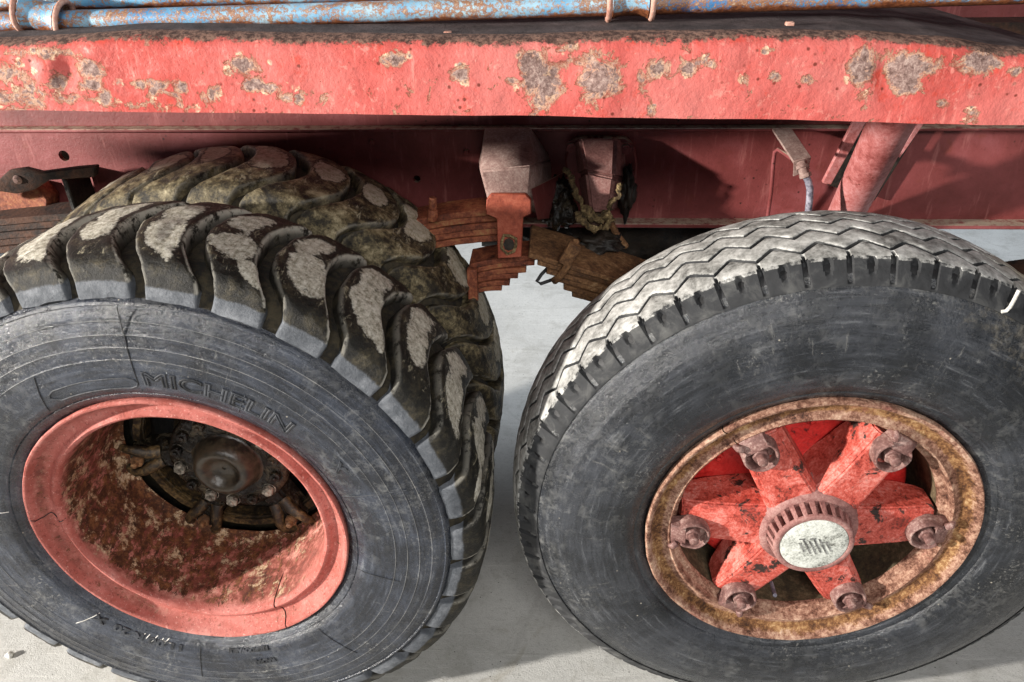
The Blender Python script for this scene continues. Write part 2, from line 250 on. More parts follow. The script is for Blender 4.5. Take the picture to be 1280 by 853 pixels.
M = dict(
    concrete=m_concrete(), lip=m_lip(), maroon=m_maroon(), strut=m_rust('dusty_pink_paint', ((.38, (140, 66, 62)), (.48, (184, 108, 104)), (.58, (206, 142, 140))), ((120, 56, 46), .60, .68, 30), .45, 1, .0015),
    rubber=m_rubber('grey_sidewall_rubber', 1, .42), rubber2=m_rubber('matt_sidewall_rubber', 0, .34),
    lug=m_lug('worn_lug_rubber', 0), lugmud=m_lug('muddy_lug_rubber', 1), rib=m_rib(), redrim=m_redrim(),
    groove=m_plain('groove_mud', (18, 16, 13), (58, 51, 36), .9, 22, .003),
    ruststeel=m_rustrim(),
    spoke=m_rust('flaking_red_spoke_paint', ((.39, (96, 38, 30)), (.45, (176, 64, 50)), (.51, (202, 92, 78)), (.59, (222, 140, 128))), ((50, 34, 28), .56, .61, 22), .6, 1.6, .004),
    orange=m_rust('orange_red_primer', ((.36, (104, 42, 30)), (.5, (156, 74, 52)), (.64, (182, 104, 80))), ((84, 48, 32), .64, .7, 26), .6),
    drum=m_rust('oily_red_paint', ((.36, (150, 24, 20)), (.5, (206, 46, 42)), (.66, (220, 80, 72))), ((74, 14, 12), .58, .68, 15), .35),
    brown=m_rust('scaly_brown_rust', ((.36, (36, 24, 15)), (.47, (92, 62, 38)), (.55, (132, 94, 60)), (.66, (184, 150, 110))), None, .8),
    springred=m_rust('rusted_red_spring', ((.38, (50, 26, 18)), (.47, (112, 56, 36)), (.54, (148, 84, 56)), (.63, (160, 122, 78))), None, .7),
    nut=m_rust('rusty_nut_steel', ((.36, (64, 42, 40)), (.5, (122, 86, 80)), (.64, (186, 160, 150))), None, .6, 2, .0015),
    casting=m_rust('dusty_grey_casting', ((.36, (104, 74, 68)), (.5, (150, 122, 114)), (.64, (190, 168, 158))), None, .8, 2, .0012),
    mauve=m_rust('rusty_mauve_hub', ((.36, (92, 54, 50)), (.5, (146, 100, 94)), (.64, (182, 144, 136))), None, .7, 2, .0015),
    barrel=m_rust('shaded_olive_rust', ((.36, (26, 22, 14)), (.5, (70, 60, 40)), (.64, (122, 106, 80))), None, .85),  # shade inside the rim is put into this dark olive colour
    dome=m_plain('oily_brown_cover', (16, 14, 12), (64, 56, 44), .34, 14, .002),
    oilrust=m_rust('oily_olive_rust', ((.40, (12, 9, 6)), (.49, (42, 32, 20)), (.56, (92, 72, 44)), (.66, (156, 130, 88))), None, .5),
    boltgrey=m_plain('greasy_grey_bolt', (62, 56, 48), (168, 160, 146), .45, 60, .001),
    grease=m_grease(), dark=m_plain('oily_dark_iron', (18, 15, 12), (46, 38, 30), .6, 14, .004),
    darkrust=m_plain('dark_rust_iron', (28, 17, 12), (72, 44, 28), .8, 18, .004),
    plate=m_rust('pitted_aluminium', ((.40, (74, 72, 66)), (.455, (166, 168, 160)), (.52, (208, 210, 202)), (.6, (232, 234, 226))), None, .5, 2.2, .0015),
    platedark=m_plain('worn_emblem_relief', (70, 70, 68), (150, 150, 146), .6, 60, .001),
    crust=m_rust('dried_yellow_crust', ((.40, (34, 27, 18)), (.48, (84, 68, 44)), (.55, (134, 114, 78)), (.65, (188, 168, 126))), None, .9, 1.5, .004),
    hose=m_plain('grey_hose_rubber', (92, 90, 104), (176, 172, 184), .55, 40, .001),
    bed=m_plain('grimy_deck_paint', (58, 46, 46), (112, 96, 94), .7, 12, .002),
    letter=m_plain('raised_rubber', (16, 17, 20), (66, 69, 75), .6, 30, .001),
    chalk=m_plain('white_chalk', (176, 172, 164), (226, 224, 218), .9, 60, .0005),
    rubberdark=m_plain('dark_rubber', (18, 18, 19), (36, 36, 38), .6, 30, .001),
    flake=m_plain('rust_flake', (150, 84, 56), (206, 160, 128), .8, 60, .001),
    blue=m_blue(), pinkrust=m_rust('pale_pink_rust', ((.36, (150, 96, 80)), (.5, (196, 148, 130)), (.64, (220, 184, 168))), None, .6),
)

# ------------------------------------------------------------------ mesh helper
ROOT = Vector((0, 1.2, 0))
class MB:
    def __init__(s): s.v = []; s.f = []; s.at = {}
    def add(s, vs, fs, **at):
        o = len(s.v); s.v += [Vector(v) for v in vs]; s.f += [tuple(i+o for i in f) for f in fs]; return s
    def grid(s, rows, closed=False):
        o = len(s.v); m = len(rows[0])
        for r in rows: s.v += [Vector(p) for p in r]
        n = len(rows)
        for i in range(n if closed else n-1):
            for j in range(m-1):
                a = o+i*m+j; b = o+((i+1) % n)*m+j; s.f.append((a, b, b+1, a+1))
        return s
    def lathe(s, prof, n=96, a0=0, a1=2*PI, c=(0, 0, 0)):
        """profile of (r, y) turned about the wheel axle (local Y)"""
        full = abs(a1-a0-2*PI) < 1e-6; rows = []
        for i in range(n if full else n+1):
            a = a0+(a1-a0)*i/n
            rows.append([(c[0]+r*math.cos(a), c[1]+y, c[2]+r*math.sin(a)) for r, y in prof])
        return s.grid(rows, full)
    def box(s, c, sz, R=None):
        x, y, z = (k/2 for k in sz); pts = [Vector((a*x, b*y, d*z)) for a in (-1, 1) for b in (-1, 1) for d in (-1, 1)]
        if R is not None: pts = [R @ p for p in pts]
        return s.add([Vector(c)+p for p in pts], [(0, 1, 3, 2), (4, 6, 7, 5), (0, 4, 5, 1), (2, 3, 7, 6), (0, 2, 6, 4), (1, 5, 7, 3)])
    def hexa(s, a, b):
        """solid between two quads"""
        return s.add(list(a)+list(b), [(3, 2, 1, 0), (4, 5, 6, 7)]+[(i, (i+1) % 4, 4+(i+1) % 4, 4+i) for i in range(4)])
    def prism(s, poly, off):
        n = len(poly); off = Vector(off)
        return s.add([Vector(p) for p in poly]+[Vector(p)+off for p in poly], [tuple(range(n)), tuple(range(2*n-1, n-1, -1))]+[(i, n+i, n+(i+1) % n, (i+1) % n) for i in range(n)])
    def tube(s, pts, r, n=12, cap=True):
        pts = [Vector(p) for p in pts]; rows = []; prev = None
        for i, p in enumerate(pts):
            t = (pts[min(i+1, len(pts)-1)]-pts[max(i-1, 0)]).normalized()
            u = t.orthogonal().normalized() if prev is None else (prev-t*prev.dot(t)).normalized(); prev = u; w = t.cross(u)
            rr = r[i] if isinstance(r, (list, tuple)) else r
            rows.append([p+(u*math.cos(2*PI*k/n)+w*math.sin(2*PI*k/n))*rr for k in range(n+1)])
        o = len(s.v)
        for row in rows: s.v += row[:-1]
        for i in range(len(rows)-1):
            for k in range(n): s.f.append((o+i*n+k, o+i*n+(k+1) % n, o+(i+1)*n+(k+1) % n, o+(i+1)*n+k))
        if cap: s.f.append(tuple(range(o+n-1, o-1, -1))); s.f.append(tuple(range(o+(len(rows)-1)*n, o+len(rows)*n)))
        return s
    def mesh(s, name, mat, ang=40, bevel=0, seg=1):
        me = bpy.data.meshes.new(name); me.from_pydata([tuple(v) for v in s.v], [], s.f)
        bm = bmesh.new(); bm.from_mesh(me)
        if not s.at: bmesh.ops.remove_doubles(bm, verts=bm.verts, dist=1e-6)
        bmesh.ops.recalc_face_normals(bm, faces=bm.faces)
        if bevel:
            es = [e for e in bm.edges if len(e.link_faces) == 2 and e.calc_face_angle(0) > .5]
            bmesh.ops.bevel(bm, geom=es, offset=bevel, segments=seg, affect='EDGES', clamp_overlap=True)
        bm.to_mesh(me); bm.free()
        me.shade_smooth(); me.set_sharp_from_angle(angle=rad(ang))
        for k, vals in s.at.items():
            a = me.attributes.new(k, 'FLOAT', 'POINT'); a.data.foreach_set('value', vals)
        if mat: me.materials.append(M[mat])
        return me
    def build(s, name, mat, parent=None, ang=40, bevel=0, world=True, label=None, seg=1):
        return link(name, s.mesh(name, mat, ang, bevel, seg), parent, world, label)
def link(name, me, parent=None, world=True, label=None):
    o = bpy.data.objects.new(name, me); C.objects.link(o)
    if parent is not None:
        o.parent = parent
        if world: o.location = -ROOT
    if label: o['label'] = label
    return o
def empty(name, loc, parent=None, label=None):
    o = bpy.data.objects.new(name, None); C.objects.link(o); o.location = loc; o.empty_display_size = .1
    if parent is not None: o.parent = parent
    if label: o['label'] = label
    return o
def tag(o, label, cat, kind=None, group=None):
    o['label'] = label; o['category'] = cat
    if kind: o['kind'] = kind
    if group: o['group'] = group
    return o
def nz(p, s, a):
    return mnoise.noise(Vector(p)*s)*a
def subpart(me, name, parent, ry=0, loc=(0, 0, 0)):
    o = bpy.data.objects.new(name, me); C.objects.link(o); o.parent = parent; o.location = loc; o.rotation_euler = (0, ry, 0); return o
def hexnut(r, h, stud=.5, sl=.3, washer=True):
    """hex nut along -Y (towards the viewer) with a stud end and a washer"""
    b = MB()
    hx = [(r*math.cos(PI/3*k+.3), 0, r*math.sin(PI/3*k+.3)) for k in range(6)]
    b.prism(hx, (0, -h, 0))
    b.lathe([(0, -h-sl*r*2), (stud*r*.9, -h-sl*r*2), (stud*r, -h-sl*r*1.6), (stud*r, -h+.001)], 12)
    if washer: b.lathe([(r*1.05, -.0005), (r*1.22, -.0005), (r*1.22, r*.16), (r*.5, r*.16)], 20)
    return b

# ------------------------------------------------------------------ floor
FL = -.0105
b = MB(); b.add([(-25, -12, FL), (25, -12, FL), (25, 30, FL), (-25, 30, FL)], [(0, 1, 2, 3)])
fl = b.build('concrete_floor', 'concrete'); fl['kind'] = 'structure'; fl['label'] = 'pale grey scuffed concrete floor'
fl['category'] = 'floor'

# ------------------------------------------------------------------ truck root
truck = empty('old_truck', ROOT)
tag(truck, 'weathered red vintage truck with flaking fender and two big rusty wheels', 'truck')

# ---- fender (long mudguard with a deep front lip)
def crv(tab, x):
    if x <= tab[0][0]: return tab[0][1]
    for (a, p), (c, q) in zip(tab, tab[1:]):
        if x <= c:
            t = (x-a)/(c-a); t = t*t*(3-2*t); return p+(q-p)*t
    return tab[-1][1]
YL = .93
topc = [(-200, 66), (0, 53), (60, 49), (160, 43), (420, 48), (640, 49), (800, 45), (980, 42), (1080, 44), (1180, 51), (1280, 64), (1420, 92)]
botc = [(-200, 137), (0, 138), (240, 141), (640, 144.5), (900, 149), (1280, 157), (1420, 160)]
peelspots = [(575, 95, 15, 15, 1), (676, 98, 34, 42, 1.2), (745, 95, 38, 38, 1.1), (715, 80, 30, 14, .9), (822, 86, 20, 16, .9), (862, 87, 12, 11, 1), (883, 77, 12, 12, 1),
             (1074, 88, 20, 34, 1.1), (1132, 90, 28, 36, 1.2), (1155, 84, 22, 14, .9), (1220, 78, 36, 18, 1), (1216, 144, 16, 12, 1), (930, 97, 9, 9, .8), (1010, 98, 8, 8, .9),
             (300, 82, 34, 16, .9), (330, 108, 34, 10, .9), (262, 118, 20, 12, .9), (198, 106, 16, 16, .9), (225, 112, 14, 14, .9), (172, 104, 16, 8, .8), (132, 122, 10, 16, .9), (114, 86, 20, 14, .9), (115, 104, 18, 10, .9),
             (75, 102, 16, 12, .9), (40, 118, 60, 22, .55), (10, 92, 34, 20, .62), (15, 128, 50, 14, .6), (85, 125, 40, 14, .5), (150, 128, 50, 10, .42), (210, 130, 60, 8, .4), (60, 66, 60, 8, .6), (375, 120, 8, 12, .9), (356, 122, 12, 10, .9), (405, 122, 8, 10, .8), (490, 74, 22, 12, .9), (640, 100, 8, 6, .8),
             (815, 137, 8, 8, .8), (968, 95, 10, 8, .8), (1182, 128, 14, 8, .8), (1270, 88, 14, 10, .8), (800, 105, 8, 24, .75), (600, 150, 8, 6, .8), (705, 60, 26, 8, .8), (960, 62, 14, 6, .7)]
NX = 460
rows = []; peel = []; dust = []
for i in range(NX+1):
    px = -200+1620*max(0, i-40)/(NX-40); ext = max(0, 40-i)/40
    yt, yb = crv(topc, px), crv(botc, px)
    row = []
    def put(p, pl, du): row.append(p); peel.append(pl); dust.append(du)
    bp = P(px, yb, YL); tp = P(px, yt, YL)
    if ext:
        dx = Vector((-1.2*ext, 0, -.12*ext)); bp += dx; tp += dx  # unseen left end, added with a length and droop that block the spotlight
    # return flange under the lip
    put(bp+Vector((0, .045, .004)), 0, .6); put(bp+Vector((0, .004, .0)), .1, .2)
    K = 26
    for k in range(K+1):
        t = k/K; q = bp.lerp(tp, t); y = yb+(yt-yb)*t
        # rounded top shoulder
        h = (tp-bp).length; s_ = max(0, t*h-(h-.022)); th = min(1, s_/.022)
        dy = .022*(1-math.sqrt(max(0, 1-th*th))); q = q+Vector((0, dy, -0))
        f = .0
        for (cx, cy, rx, ry, a) in peelspots:
            d = math.hypot((px-cx)/rx, (y-cy)/ry)
            if d < 1.6: f = max(f, a*.62*max(0, 1.30-d) if d > .3 else a*.62)
        f += .10*max(0, 1-abs(y-yb)/9)
        if px < 420: f += .10*(1-px/420)*(.6+.8*max(0, (y-yt)/(yb-yt)-.3))
        dn = nz((q.x, 0, q.z), 9, .0035)+nz((q.x, 3, q.z), 26, .0016)
        dn += .007*math.exp(-((px-708)/26)**2-((y-92)/20)**2)+.006*math.exp(-((px-85)/14)**2-((y-90)/26)**2)-.005*math.exp(-((px-60)/16)**2-((y-90)/24)**2)+.005*math.exp(-((px-1105)/14)**2-((y-90)/26)**2)
        put(q+Vector((0, dn, 0)), min(1, f), max(0, 1-(y-yt)/20)*.82 + .12*max(0, 1-abs(y-yb)/4))
    last = row[-1]
    for t, dz in ((.02, .001), (.06, .002), (.12, .003), (.25, .003), (.40, .002), (.55, 0)):
        put(Vector((last.x, last.y+t*(1 if ext < .25 else .12), last.z+dz-(.0 if 250 < px < 900 else 0)+nz((last.x, t, 0), 5, .002))), 0, 1.2)  # highest dust value selects the deck tone with its painted shade
    rows.append(row)
b = MB().grid(rows); b.at = {'peel': peel, 'dust': dust}
fender = b.build('fender', 'lip', truck, 50)
for (px, py) in ((560, 48), (770, 46.5), (986, 36)):
    q = P(px, py, .975 if px < 900 else .99); bb = MB().box(q, (.010, .008, .016)); bb.box(q+Vector((0, 0, -.009)), (.016, .016, .005))
    o = bb.mesh('fender_bolt', 'pinkrust', 40, .001); oo = bpy.data.objects.new('fender_bolt', o); C.objects.link(oo); oo.parent = fender

# ---- body side panel behind the fender and the frame
YW = 1.65
b = MB(); b.box((0, YW+.05, 1.46), (4.4, .06, .72)); b.build('body_side_panel', 'maroon', truck, 40, .004)
def framez(px, py): return P(px, py, YW).z
zb, zt = 0.889, 1.100
# web with real holes: cut with boolean cylinders
b = MB(); b.box((0, YW+.006, (zb+zt)/2), (4.4, .012, zt-zb)); web = b.build('frame_rail', 'maroon', truck, 40, 0)
cut = MB()
for (px, py, rr) in ((80, 195, .0125), (521, 224, .0085), (-20, 250, .012), (880, 300, .01)):
    q = P(px, py, YW); cut.tube([q+Vector((0, -.1, 0)), q+Vector((0, .1, 0))], rr, 24)
co = cut.build('cutter', 'dark', None, world=False)
mod = web.modifiers.new('holes', 'BOOLEAN'); mod.object = co; mod.operation = 'DIFFERENCE'; mod.solver = 'EXACT'
web.location = (0, 0, 0); web.parent = None
bpy.context.view_layer.update()
nm = bpy.data.meshes.new_from_object(web.evaluated_get(bpy.context.evaluated_depsgraph_get()))
web.modifiers.clear(); web.data = nm; web.parent = truck; web.location = -ROOT
bpy.data.objects.remove(co)
nm.shade_smooth(); nm.set_sharp_from_angle(angle=rad(30))
b = MB(); b.box((0, YW-.012, zb-.004), (4.4, .05, .010)); b.build('bottom_flange', 'maroon', truck, 40, .002)
b = MB(); b.box((0, YW-.010, zt+.002), (4.4, .036, .007)); b.build('top_flange', 'maroon', truck, 40, .002)
b = MB(); b.box((0, YW+.004, (zt+1.26)/2+.003), (4.4, .012, .155)); b.build('sill_panel', 'maroon', truck, 40, .002)
for (px, py) in ((583, 190), (465, 178)):
    q = P(px, py, YW-.001); o = MB().lathe([(0, -.006), (.005, -.005), (.007, 0)], 14, c=q).build('rivet', 'maroon', truck)
b = MB(); b.box((0, 1.82, 1.0), (4.4, .01, .26)); b.build('light_block_panel', 'darkrust', truck)  # added dark panel that stops light showing through the web holes
# far side of the chassis, deep in the shade
b = MB(); b.box((0, 2.45, 1.0), (4.4, .02, .22)); b.build('far_frame_rail', 'darkrust', truck)
b = MB(); b.box((0, 2.1, 1.3), (4.4, 1.0, .03)); b.build('bed_underside', 'darkrust', truck)

# ------------------------------------------------------------------ wheels
CL = Vector((-.659, .970, .545)); CR = Vector((.480, 1.0115, .5376)); CI = CL+Vector((0, .335, 0))
wl = empty('wheel', CL-ROOT, truck, 'lug tread wheel with deep red rim and greasy hub')
wi = empty('wheel', CI-ROOT, truck, 'muddy inner twin of the lug tread wheel')
wr = empty('wheel', CR-ROOT, truck, 'zigzag tread wheel with rusty six spoke hub')

# ---- lug tyre carcass: sidewall with thin moulded rings
def lugtyre(parent, mat, rings):
    half = [(.290, .020), (.295, .008), (.300, .003), (.308, -.004), (.315, -.009), (.3165, -.0075), (.318, -.0105), (.335, -.0165), (.36, -.020)]
    line = [0]*len(half)
    ringr = (.388, .410, .432, .454)
    r = .37
    pts = []
    def ys(r):
        tab = [(.36, -.020), (.40, -.0215), (.43, -.0195), (.455, -.015), (.478, -.0085), (.4835, -.0065)]
        return crv(tab, r)
    rr = [.372]
    for q in ringr: rr += [q-.0022, q-.0012, q, q+.0012, q+.0022, q+.009]
    rr += [.4765, .4785, .481, .4835]
    for r in rr:
        on = any(abs(r-q) < .0009 for q in ringr); dip = any(.001 < abs(r-q) < .0024 for q in ringr)
        y = ys(r) - (.0007 if on else 0) - (.002 if r > .477 and r < .483 else 0)
        half.append((r, y)); line.append(1 if on else (.45 if r > .478 and r < .483 else 0))
    half += [(.487, .001), (.495, .008), (.508, .016), (.518, .027), (.525, .045), (.524, .075), (.522, .105), (.522, .139)]
    line += [0]*8
    prof = half + [(r, .278-y) for r, y in reversed(half[:-1])]; line = line+list(reversed(line[:-1]))
    n = 240; b = MB().lathe(prof, n); b.at = {'line': [l for _ in range(n) for l in line]}
    return b.build('tyre', mat, parent, 60, world=False)
tl = lugtyre(wl, 'rubber', True)
ti = lugtyre(wi, 'groove', True)
# groove floor gets its mud from a second material
tl.data.materials.append(M['groove'])
for p in tl.data.polygons:
    c = p.center
    if math.hypot(c.x, c.z) > .4855: p.material_index = 1

LT = [(-.0055, .488), (-.0045, .500), (-.0005, .514), (.004, .524), (.010, .535), (.020, .5425), (.035, .547), (.055, .5505), (.08, .553), (.11, .5545), (.139, .555)]
LB = [(.001, .487), (.007, .495), (.013, .506), (.018, .512), (.024, .517), (.032, .520), (.045, .5205), (.062, .5205), (.083, .5205), (.11, .5205), (.139, .5205)]
def dens(q): return [((1-t)*y0+t*y1, (1-t)*r0+t*r1) for (y0, r0), (y1, r1) in zip(q, q[1:]) for t in (0, .5)]+[q[-1]]
LT = dens(LT); LB = dens(LB)
LT = LT + [(.278-y, r) for y, r in reversed(LT[:-1])]; LB = LB + [(.278-y, r) for y, r in reversed(LB[:-1])]
def lug(sgn, seed, A, hw):
    b = MB(); wrr = []; edge_light = []; rows = []; ov = []; top = []
    W = [(-1.06, 0), (-1.02, .5), (-1.0, .80), (-.95, .94), (-.85, .99), (-.7, 1), (-.5, 1), (-.3, 1), (-.1, 1), (.1, 1), (.3, 1), (.5, 1), (.7, 1), (.85, .99), (.95, .94), (1.0, .80), (1.02, .5), (1.06, 0)]
    sd = random.Random(seed); j = lambda a: sd.uniform(-a, a)*1.5
    if sgn > 0: sp = [(.108+j(.012), -.25+j(.15), .056+j(.014), .80+j(.15), 1.05), (.048+j(.006), -.62+j(.1), .026, .36+j(.08), 1 if sd.random() < .6 else 0), (.19, .1, .05, .8, .8)]
    else: sp = [(.165+j(.01), .15+j(.15), .060+j(.01), .72+j(.1), 1)]
    for i, (t, q) in enumerate(zip(LT, LB)):
        y = t[0]; u = max(-1, min(1, (y-.139)/.139)); ph = sgn*A*(1-u*u)
        wid = hw*(1.0+.07*math.sin(4*u+seed))*(1.04 if abs(u) > .9 else 1)
        row = []
        for w, h in W:
            yy = q[0]+(t[0]-q[0])*h; r = q[1]+(t[1]-q[1])*h
            wob = nz((yy*30, w*2, seed*7.3), 1, .25) + nz((yy*90, w, seed*3.1), 1, .10)
            a = rad(ph+w*wid+wob)
            if h > .9: r += nz((yy, w*.05, seed), 28, .0030)+nz((yy, w*.05, seed+3), 70, .0014)
            o = 0
            for cy, cw, sy, sw, k in sp: o = max(o, k*(1-.6*math.hypot((y-cy)/sy, (w-cw)/sw)))
            if h < .9: o -= .3
            row.append((r*math.cos(a), yy, r*math.sin(a))); wrr.append(r if h > .6 else min(r, .535)); ov.append(max(0, o)); top.append(1 if h > .93 and t[1] > .545 else 0)
            edge_light.append(1 if w in (-1.0, -.95) else (.3 if w in (1.0, .95, -1.02) else 0))  # one side weighted most, as the painted lit edge
        rows.append(row)
    b.grid(rows)
    m = len(W); n = len(rows)
    b.f.append(tuple(range(m))); b.f.append(tuple((n-1)*m+k for k in range(m-1, -1, -1)))
    b.at = {'wr': wrr, 'edge_light': edge_light, 'oval': ov, 'top': top}
    return b
lugs_o = [lug(1, k+1, 6.2, 4.30).mesh('tread_lug', 'lug', 55) for k in range(13)]
lugs_i = [lug(-1, k+30, 9.0, 4.62).mesh('tread_lug', 'lugmud', 55) for k in range(11)]
for k in range(31):
    a = 85.1-11.613/2+k*360/31
    subpart(lugs_o[(k*5) % 13], 'tread_lug', wl, -rad(a))
    subpart(lugs_i[(k*4) % 11], 'tread_lug', wi, -rad(a-3+k % 3*.3))

# ---- raised lettering bent round the sidewall
def ysl(r): return crv([(.318, -.0105), (.335, -.0165), (.36, -.020), (.40, -.0215), (.43, -.0195)], r)
def arctext(txt, parent, r0, size, a_start, a_end, outline=False, mat='letter', name='sidewall_lettering', thick=.0012, sp=1.0):
    cu = bpy.data.curves.new('t', 'FONT'); cu.body = txt; cu.size = size; cu.space_character = sp; cu.resolution_u = 3
    if outline: cu.fill_mode = 'NONE'; cu.bevel_depth = .0014; cu.bevel_resolution = 1
    else: cu.extrude = thick*1.6; cu.offset = .0007
    ob = bpy.data.objects.new('t', cu); C.objects.link(ob); bpy.context.view_layer.update()
    me = bpy.data.meshes.new_from_object(ob.evaluated_get(bpy.context.evaluated_depsgraph_get())); bpy.data.objects.remove(ob)
    xs = [v.co.x for v in me.vertices]; x0, x1 = min(xs), max(xs)
    for v in me.vertices:
        t = (v.co.x-x0)/(x1-x0); a = rad(a_start+(a_end-a_start)*t); r = r0+v.co.y
        v.co = Vector((r*math.cos(a), ysl(r)-.0004-v.co.z, r*math.sin(a)))
    me.materials.clear(); me.materials.append(M[mat]); me.shade_smooth(); me.set_sharp_from_angle(angle=rad(40))
    o = bpy.data.objects.new(name, me); C.objects.link(o); o.parent = parent; return o
arctext('MICHELIN', wl, .3375, .040, 87.0, 46.5, True)
arctext('X', wl, .346, .030, 31.6, 27.6, True)
arctext('11.00 R 20  X', wl, .325, .021, -105, -137)
arctext('REGROOVABLE', wl, .322, .0125, -73, -88)
arctext('RADIAL', wl, .352, .015, -72.5, -80.5)
# oblong moulded frame left of the name, radial mould seams and chalk ticks
def arcpath(parent, pts, rr, mat, name):
    p3 = [(r*math.cos(rad(a)), ysl(r)-.0003, r*math.sin(rad(a))) for a, r in pts]
    return MB().tube(p3, rr, 6).build(name, mat, parent, world=False)
fr = [(91+22*k/14, .352) for k in range(15)]+[(115, .347), (115.4, .341), (114, .335)]+[(113-22*k/14, .331) for k in range(15)]+[(89.2, .335), (88.6, .342), (89.4, .349), (91, .352)]
arcpath(wl, fr, .0011, 'letter', 'moulded_frame')
for a, r0, r1, sl, m in ((88.6, .322, .48, .5, 'rubberdark'), (61, .322, .37, 0, 'letter'), (120, .322, .385, 6, 'rubberdark'), (171.5, .322, .36, 0, 'chalk'), (-98.5, .322, .41, 0, 'rubberdark'), (-50, .322, .42, -2, 'rubberdark'), (-136, .322, .375, 3, 'chalk'), (19, .322, .44, 2, 'letter'), (-14, .322, .40, 0, 'rubberdark')):
    arcpath(wl, [(a-sl*k/8, r0+(r1-r0)*k/8) for k in range(9)], .0008, m, 'mould_seam')
for a0, r0, a1, r1 in ((-112, .320, -112.6, .329), (-114.2, .318, -115.6, .336), (-117, .321, -117.6, .331), (-110, .316, -112, .341), (-109, .327, -113, .325), (-118.5, .322, -120, .334)):
    arcpath(wl, [(a0+(a1-a0)*k/3, r0+(r1-r0)*k/3) for k in range(4)], .0010, 'chalk', 'chalk_tick')

# ---- deep red rim of the lug wheel; a wavy split runs through its lock ring
prof = [(.292, .020), (.2965, .006), (.2968, -.003), (.2945, -.0055), (.2905, -.0045), (.2875, .001), (.283, .013), (.277, .021), (.269, .0245), (.2625, .0225), (.2575, .0165), (.252, .0145), (.2475, .0175), (.2445, .026), (.2425, .042), (.2415, .065), (.240, .10), (.239, .14), (.2385, .175), (.238, .20), (.232, .212), (.222, .216)]
rustw = [.2, .1, .0, .0, .05, .2, .35, .35, .3, .12, .02, .02, .1, .35, .5, .52, .5, .5, .52, .6, .7, .8]
fine = []; fw = []
for (p, q), (u, v) in zip(zip(prof, prof[1:]), zip(rustw, rustw[1:])):
    for k in range(2): fine.append((p[0]+(q[0]-p[0])*k/2, p[1]+(q[1]-p[1])*k/2)); fw.append(u+(v-u)*k/2)
fine.append(prof[-1]); fw.append(rustw[-1])
n = 168; rows = []; at = []
a0 = rad(-62)
for i in range(n+1):
    t = i/n; row = []
    for j, ((r, y), w) in enumerate(zip(fine, fw)):
        gap = .0030 if y < .09 else .0004
        wav = .004*math.sin(j*.55)+.010*math.sin(j*.19)
        a = a0+wav*(1 if t < .5 else 1)*max(0, 1-min(t, 1-t)*14)+(gap/2/r)+(2*PI-gap/r)*t
        rr = r+nz((r*math.cos(a), y, r*math.sin(a)), 30, .0012)+(nz((a*3, y*30, 0), 1, .006) if y > .19 else 0)
        row.append((rr*math.cos(a), y, rr*math.sin(a))); at.append(w+(.12*nz((math.cos(a)*2, y*8, math.sin(a)*2), 1, 1))+(.16*math.cos(a-rad(205)) if y > .04 else 0)+(.30*(y-.12) if y > .04 else 0))  # cosine term paints shading on the lower left barrel into the rust weight
    rows.append(row)
b = MB().grid(rows); b.at = {'rust': at}
b.build('rim', 'redrim', wl, 50, world=False)
b = MB().lathe([(.298, .006), (.292, .022), (.270, .034), (.256, .036), (.250, .05), (.248, .21)], 64); b.build('rim_backing', 'rubberdark', wl, world=False)
# second hairline crack, low on the left
p3 = []
for k in range(12):
    r = .292-.046*k/11; y = crv([(.2425, .04), (.2475, .017), (.252, .0135), (.2625, .0215), (.269, .0235), (.283, .012), (.2905, -.0055)], r); a = rad(176+1.0*math.sin(k*.9)+k*.35)
    p3.append((r*math.cos(a), y-.0002, r*math.sin(a)))
MB().tube(p3, .0009, 5).build('hairline_crack', 'rubberdark', wl, world=False)
# inner twin rim and drum closing the depth of the wheel
MB().lathe([(.215, .262), (.232, .256), (.236, .27), (.237, .34), (.237, .60)], 72).build('inner_rim', 'dark', wl, world=False)
MB().lathe([(0, .36), (.19, .36), (.2, .37), (.2, .6)], 48).build('brake_drum', 'dark', wl, world=False)
MB().lathe([(.200, .290), (.204, .272), (.216, .270), (.222, .276), (.222, .290)], 72).build('spacer_ring', 'dark', wl, world=False)

# ---- greasy hub with a bolted dished cover
hub = [(.058, .20), (.068, .192), (.083, .190), (.112, .192), (.121, .195), (.125, .206), (.125, .235), (.130, .25), (.140, .26), (.140, .36)]
n = 64; b = MB().lathe(hub, n)
for v in b.v: v.y += nz(v, 40, .003)
b.build('hub', 'grease', wl, 60, world=False)
cov = [(0, .1765), (.004, .1760), (.005, .1735), (.014, .1735), (.026, .171), (.033, .166), (.039, .159), (.047, .154), (.057, .154), (.066, .160), (.073, .173), (.078, .186), (.081, .1905), (.086, .192)]
b = MB().lathe(cov, 64)
for v in b.v: v.x *= .87; v.z *= .87; v.y += nz(v, 60, .0008)
b.build('hub_cover', 'dome', wl, 60, world=False)
hb = hexnut(.0125, .012, .4, .2).mesh('hub_bolt', 'grease', 40, .0012)
hb2 = hexnut(.0125, .012, .4, .2).mesh('hub_bolt', 'boltgrey', 40, .0012)
for k in range(14):
    a = rad(8+k*360/14); subpart(hb2 if k in (9, 12, 1, 10, 7) else hb, 'hub_bolt', wl, 0, (.102*math.cos(a), .191, .102*math.sin(a)))
def arm(r0, r1, w0, w1, y0f, y1f, y0b, y1b):
    """radial box from r0 to r1 along +X; front at y?f, back at y?b"""
    b = MB(); k = .72
    a = [(r0, y0b, -w0), (r0, y0f, -w0*k), (r0, y0f, w0*k), (r0, y0b, w0)]; c = [(r1, y1b, -w1), (r1, y1f, -w1*k), (r1, y1f, w1*k), (r1, y1b, w1)]
    return b.hexa(a, c)
am = arm(.105, .216, .036, .030, .210, .203, .26, .25).mesh('hub_arm', 'grease', 40, .006, 2)
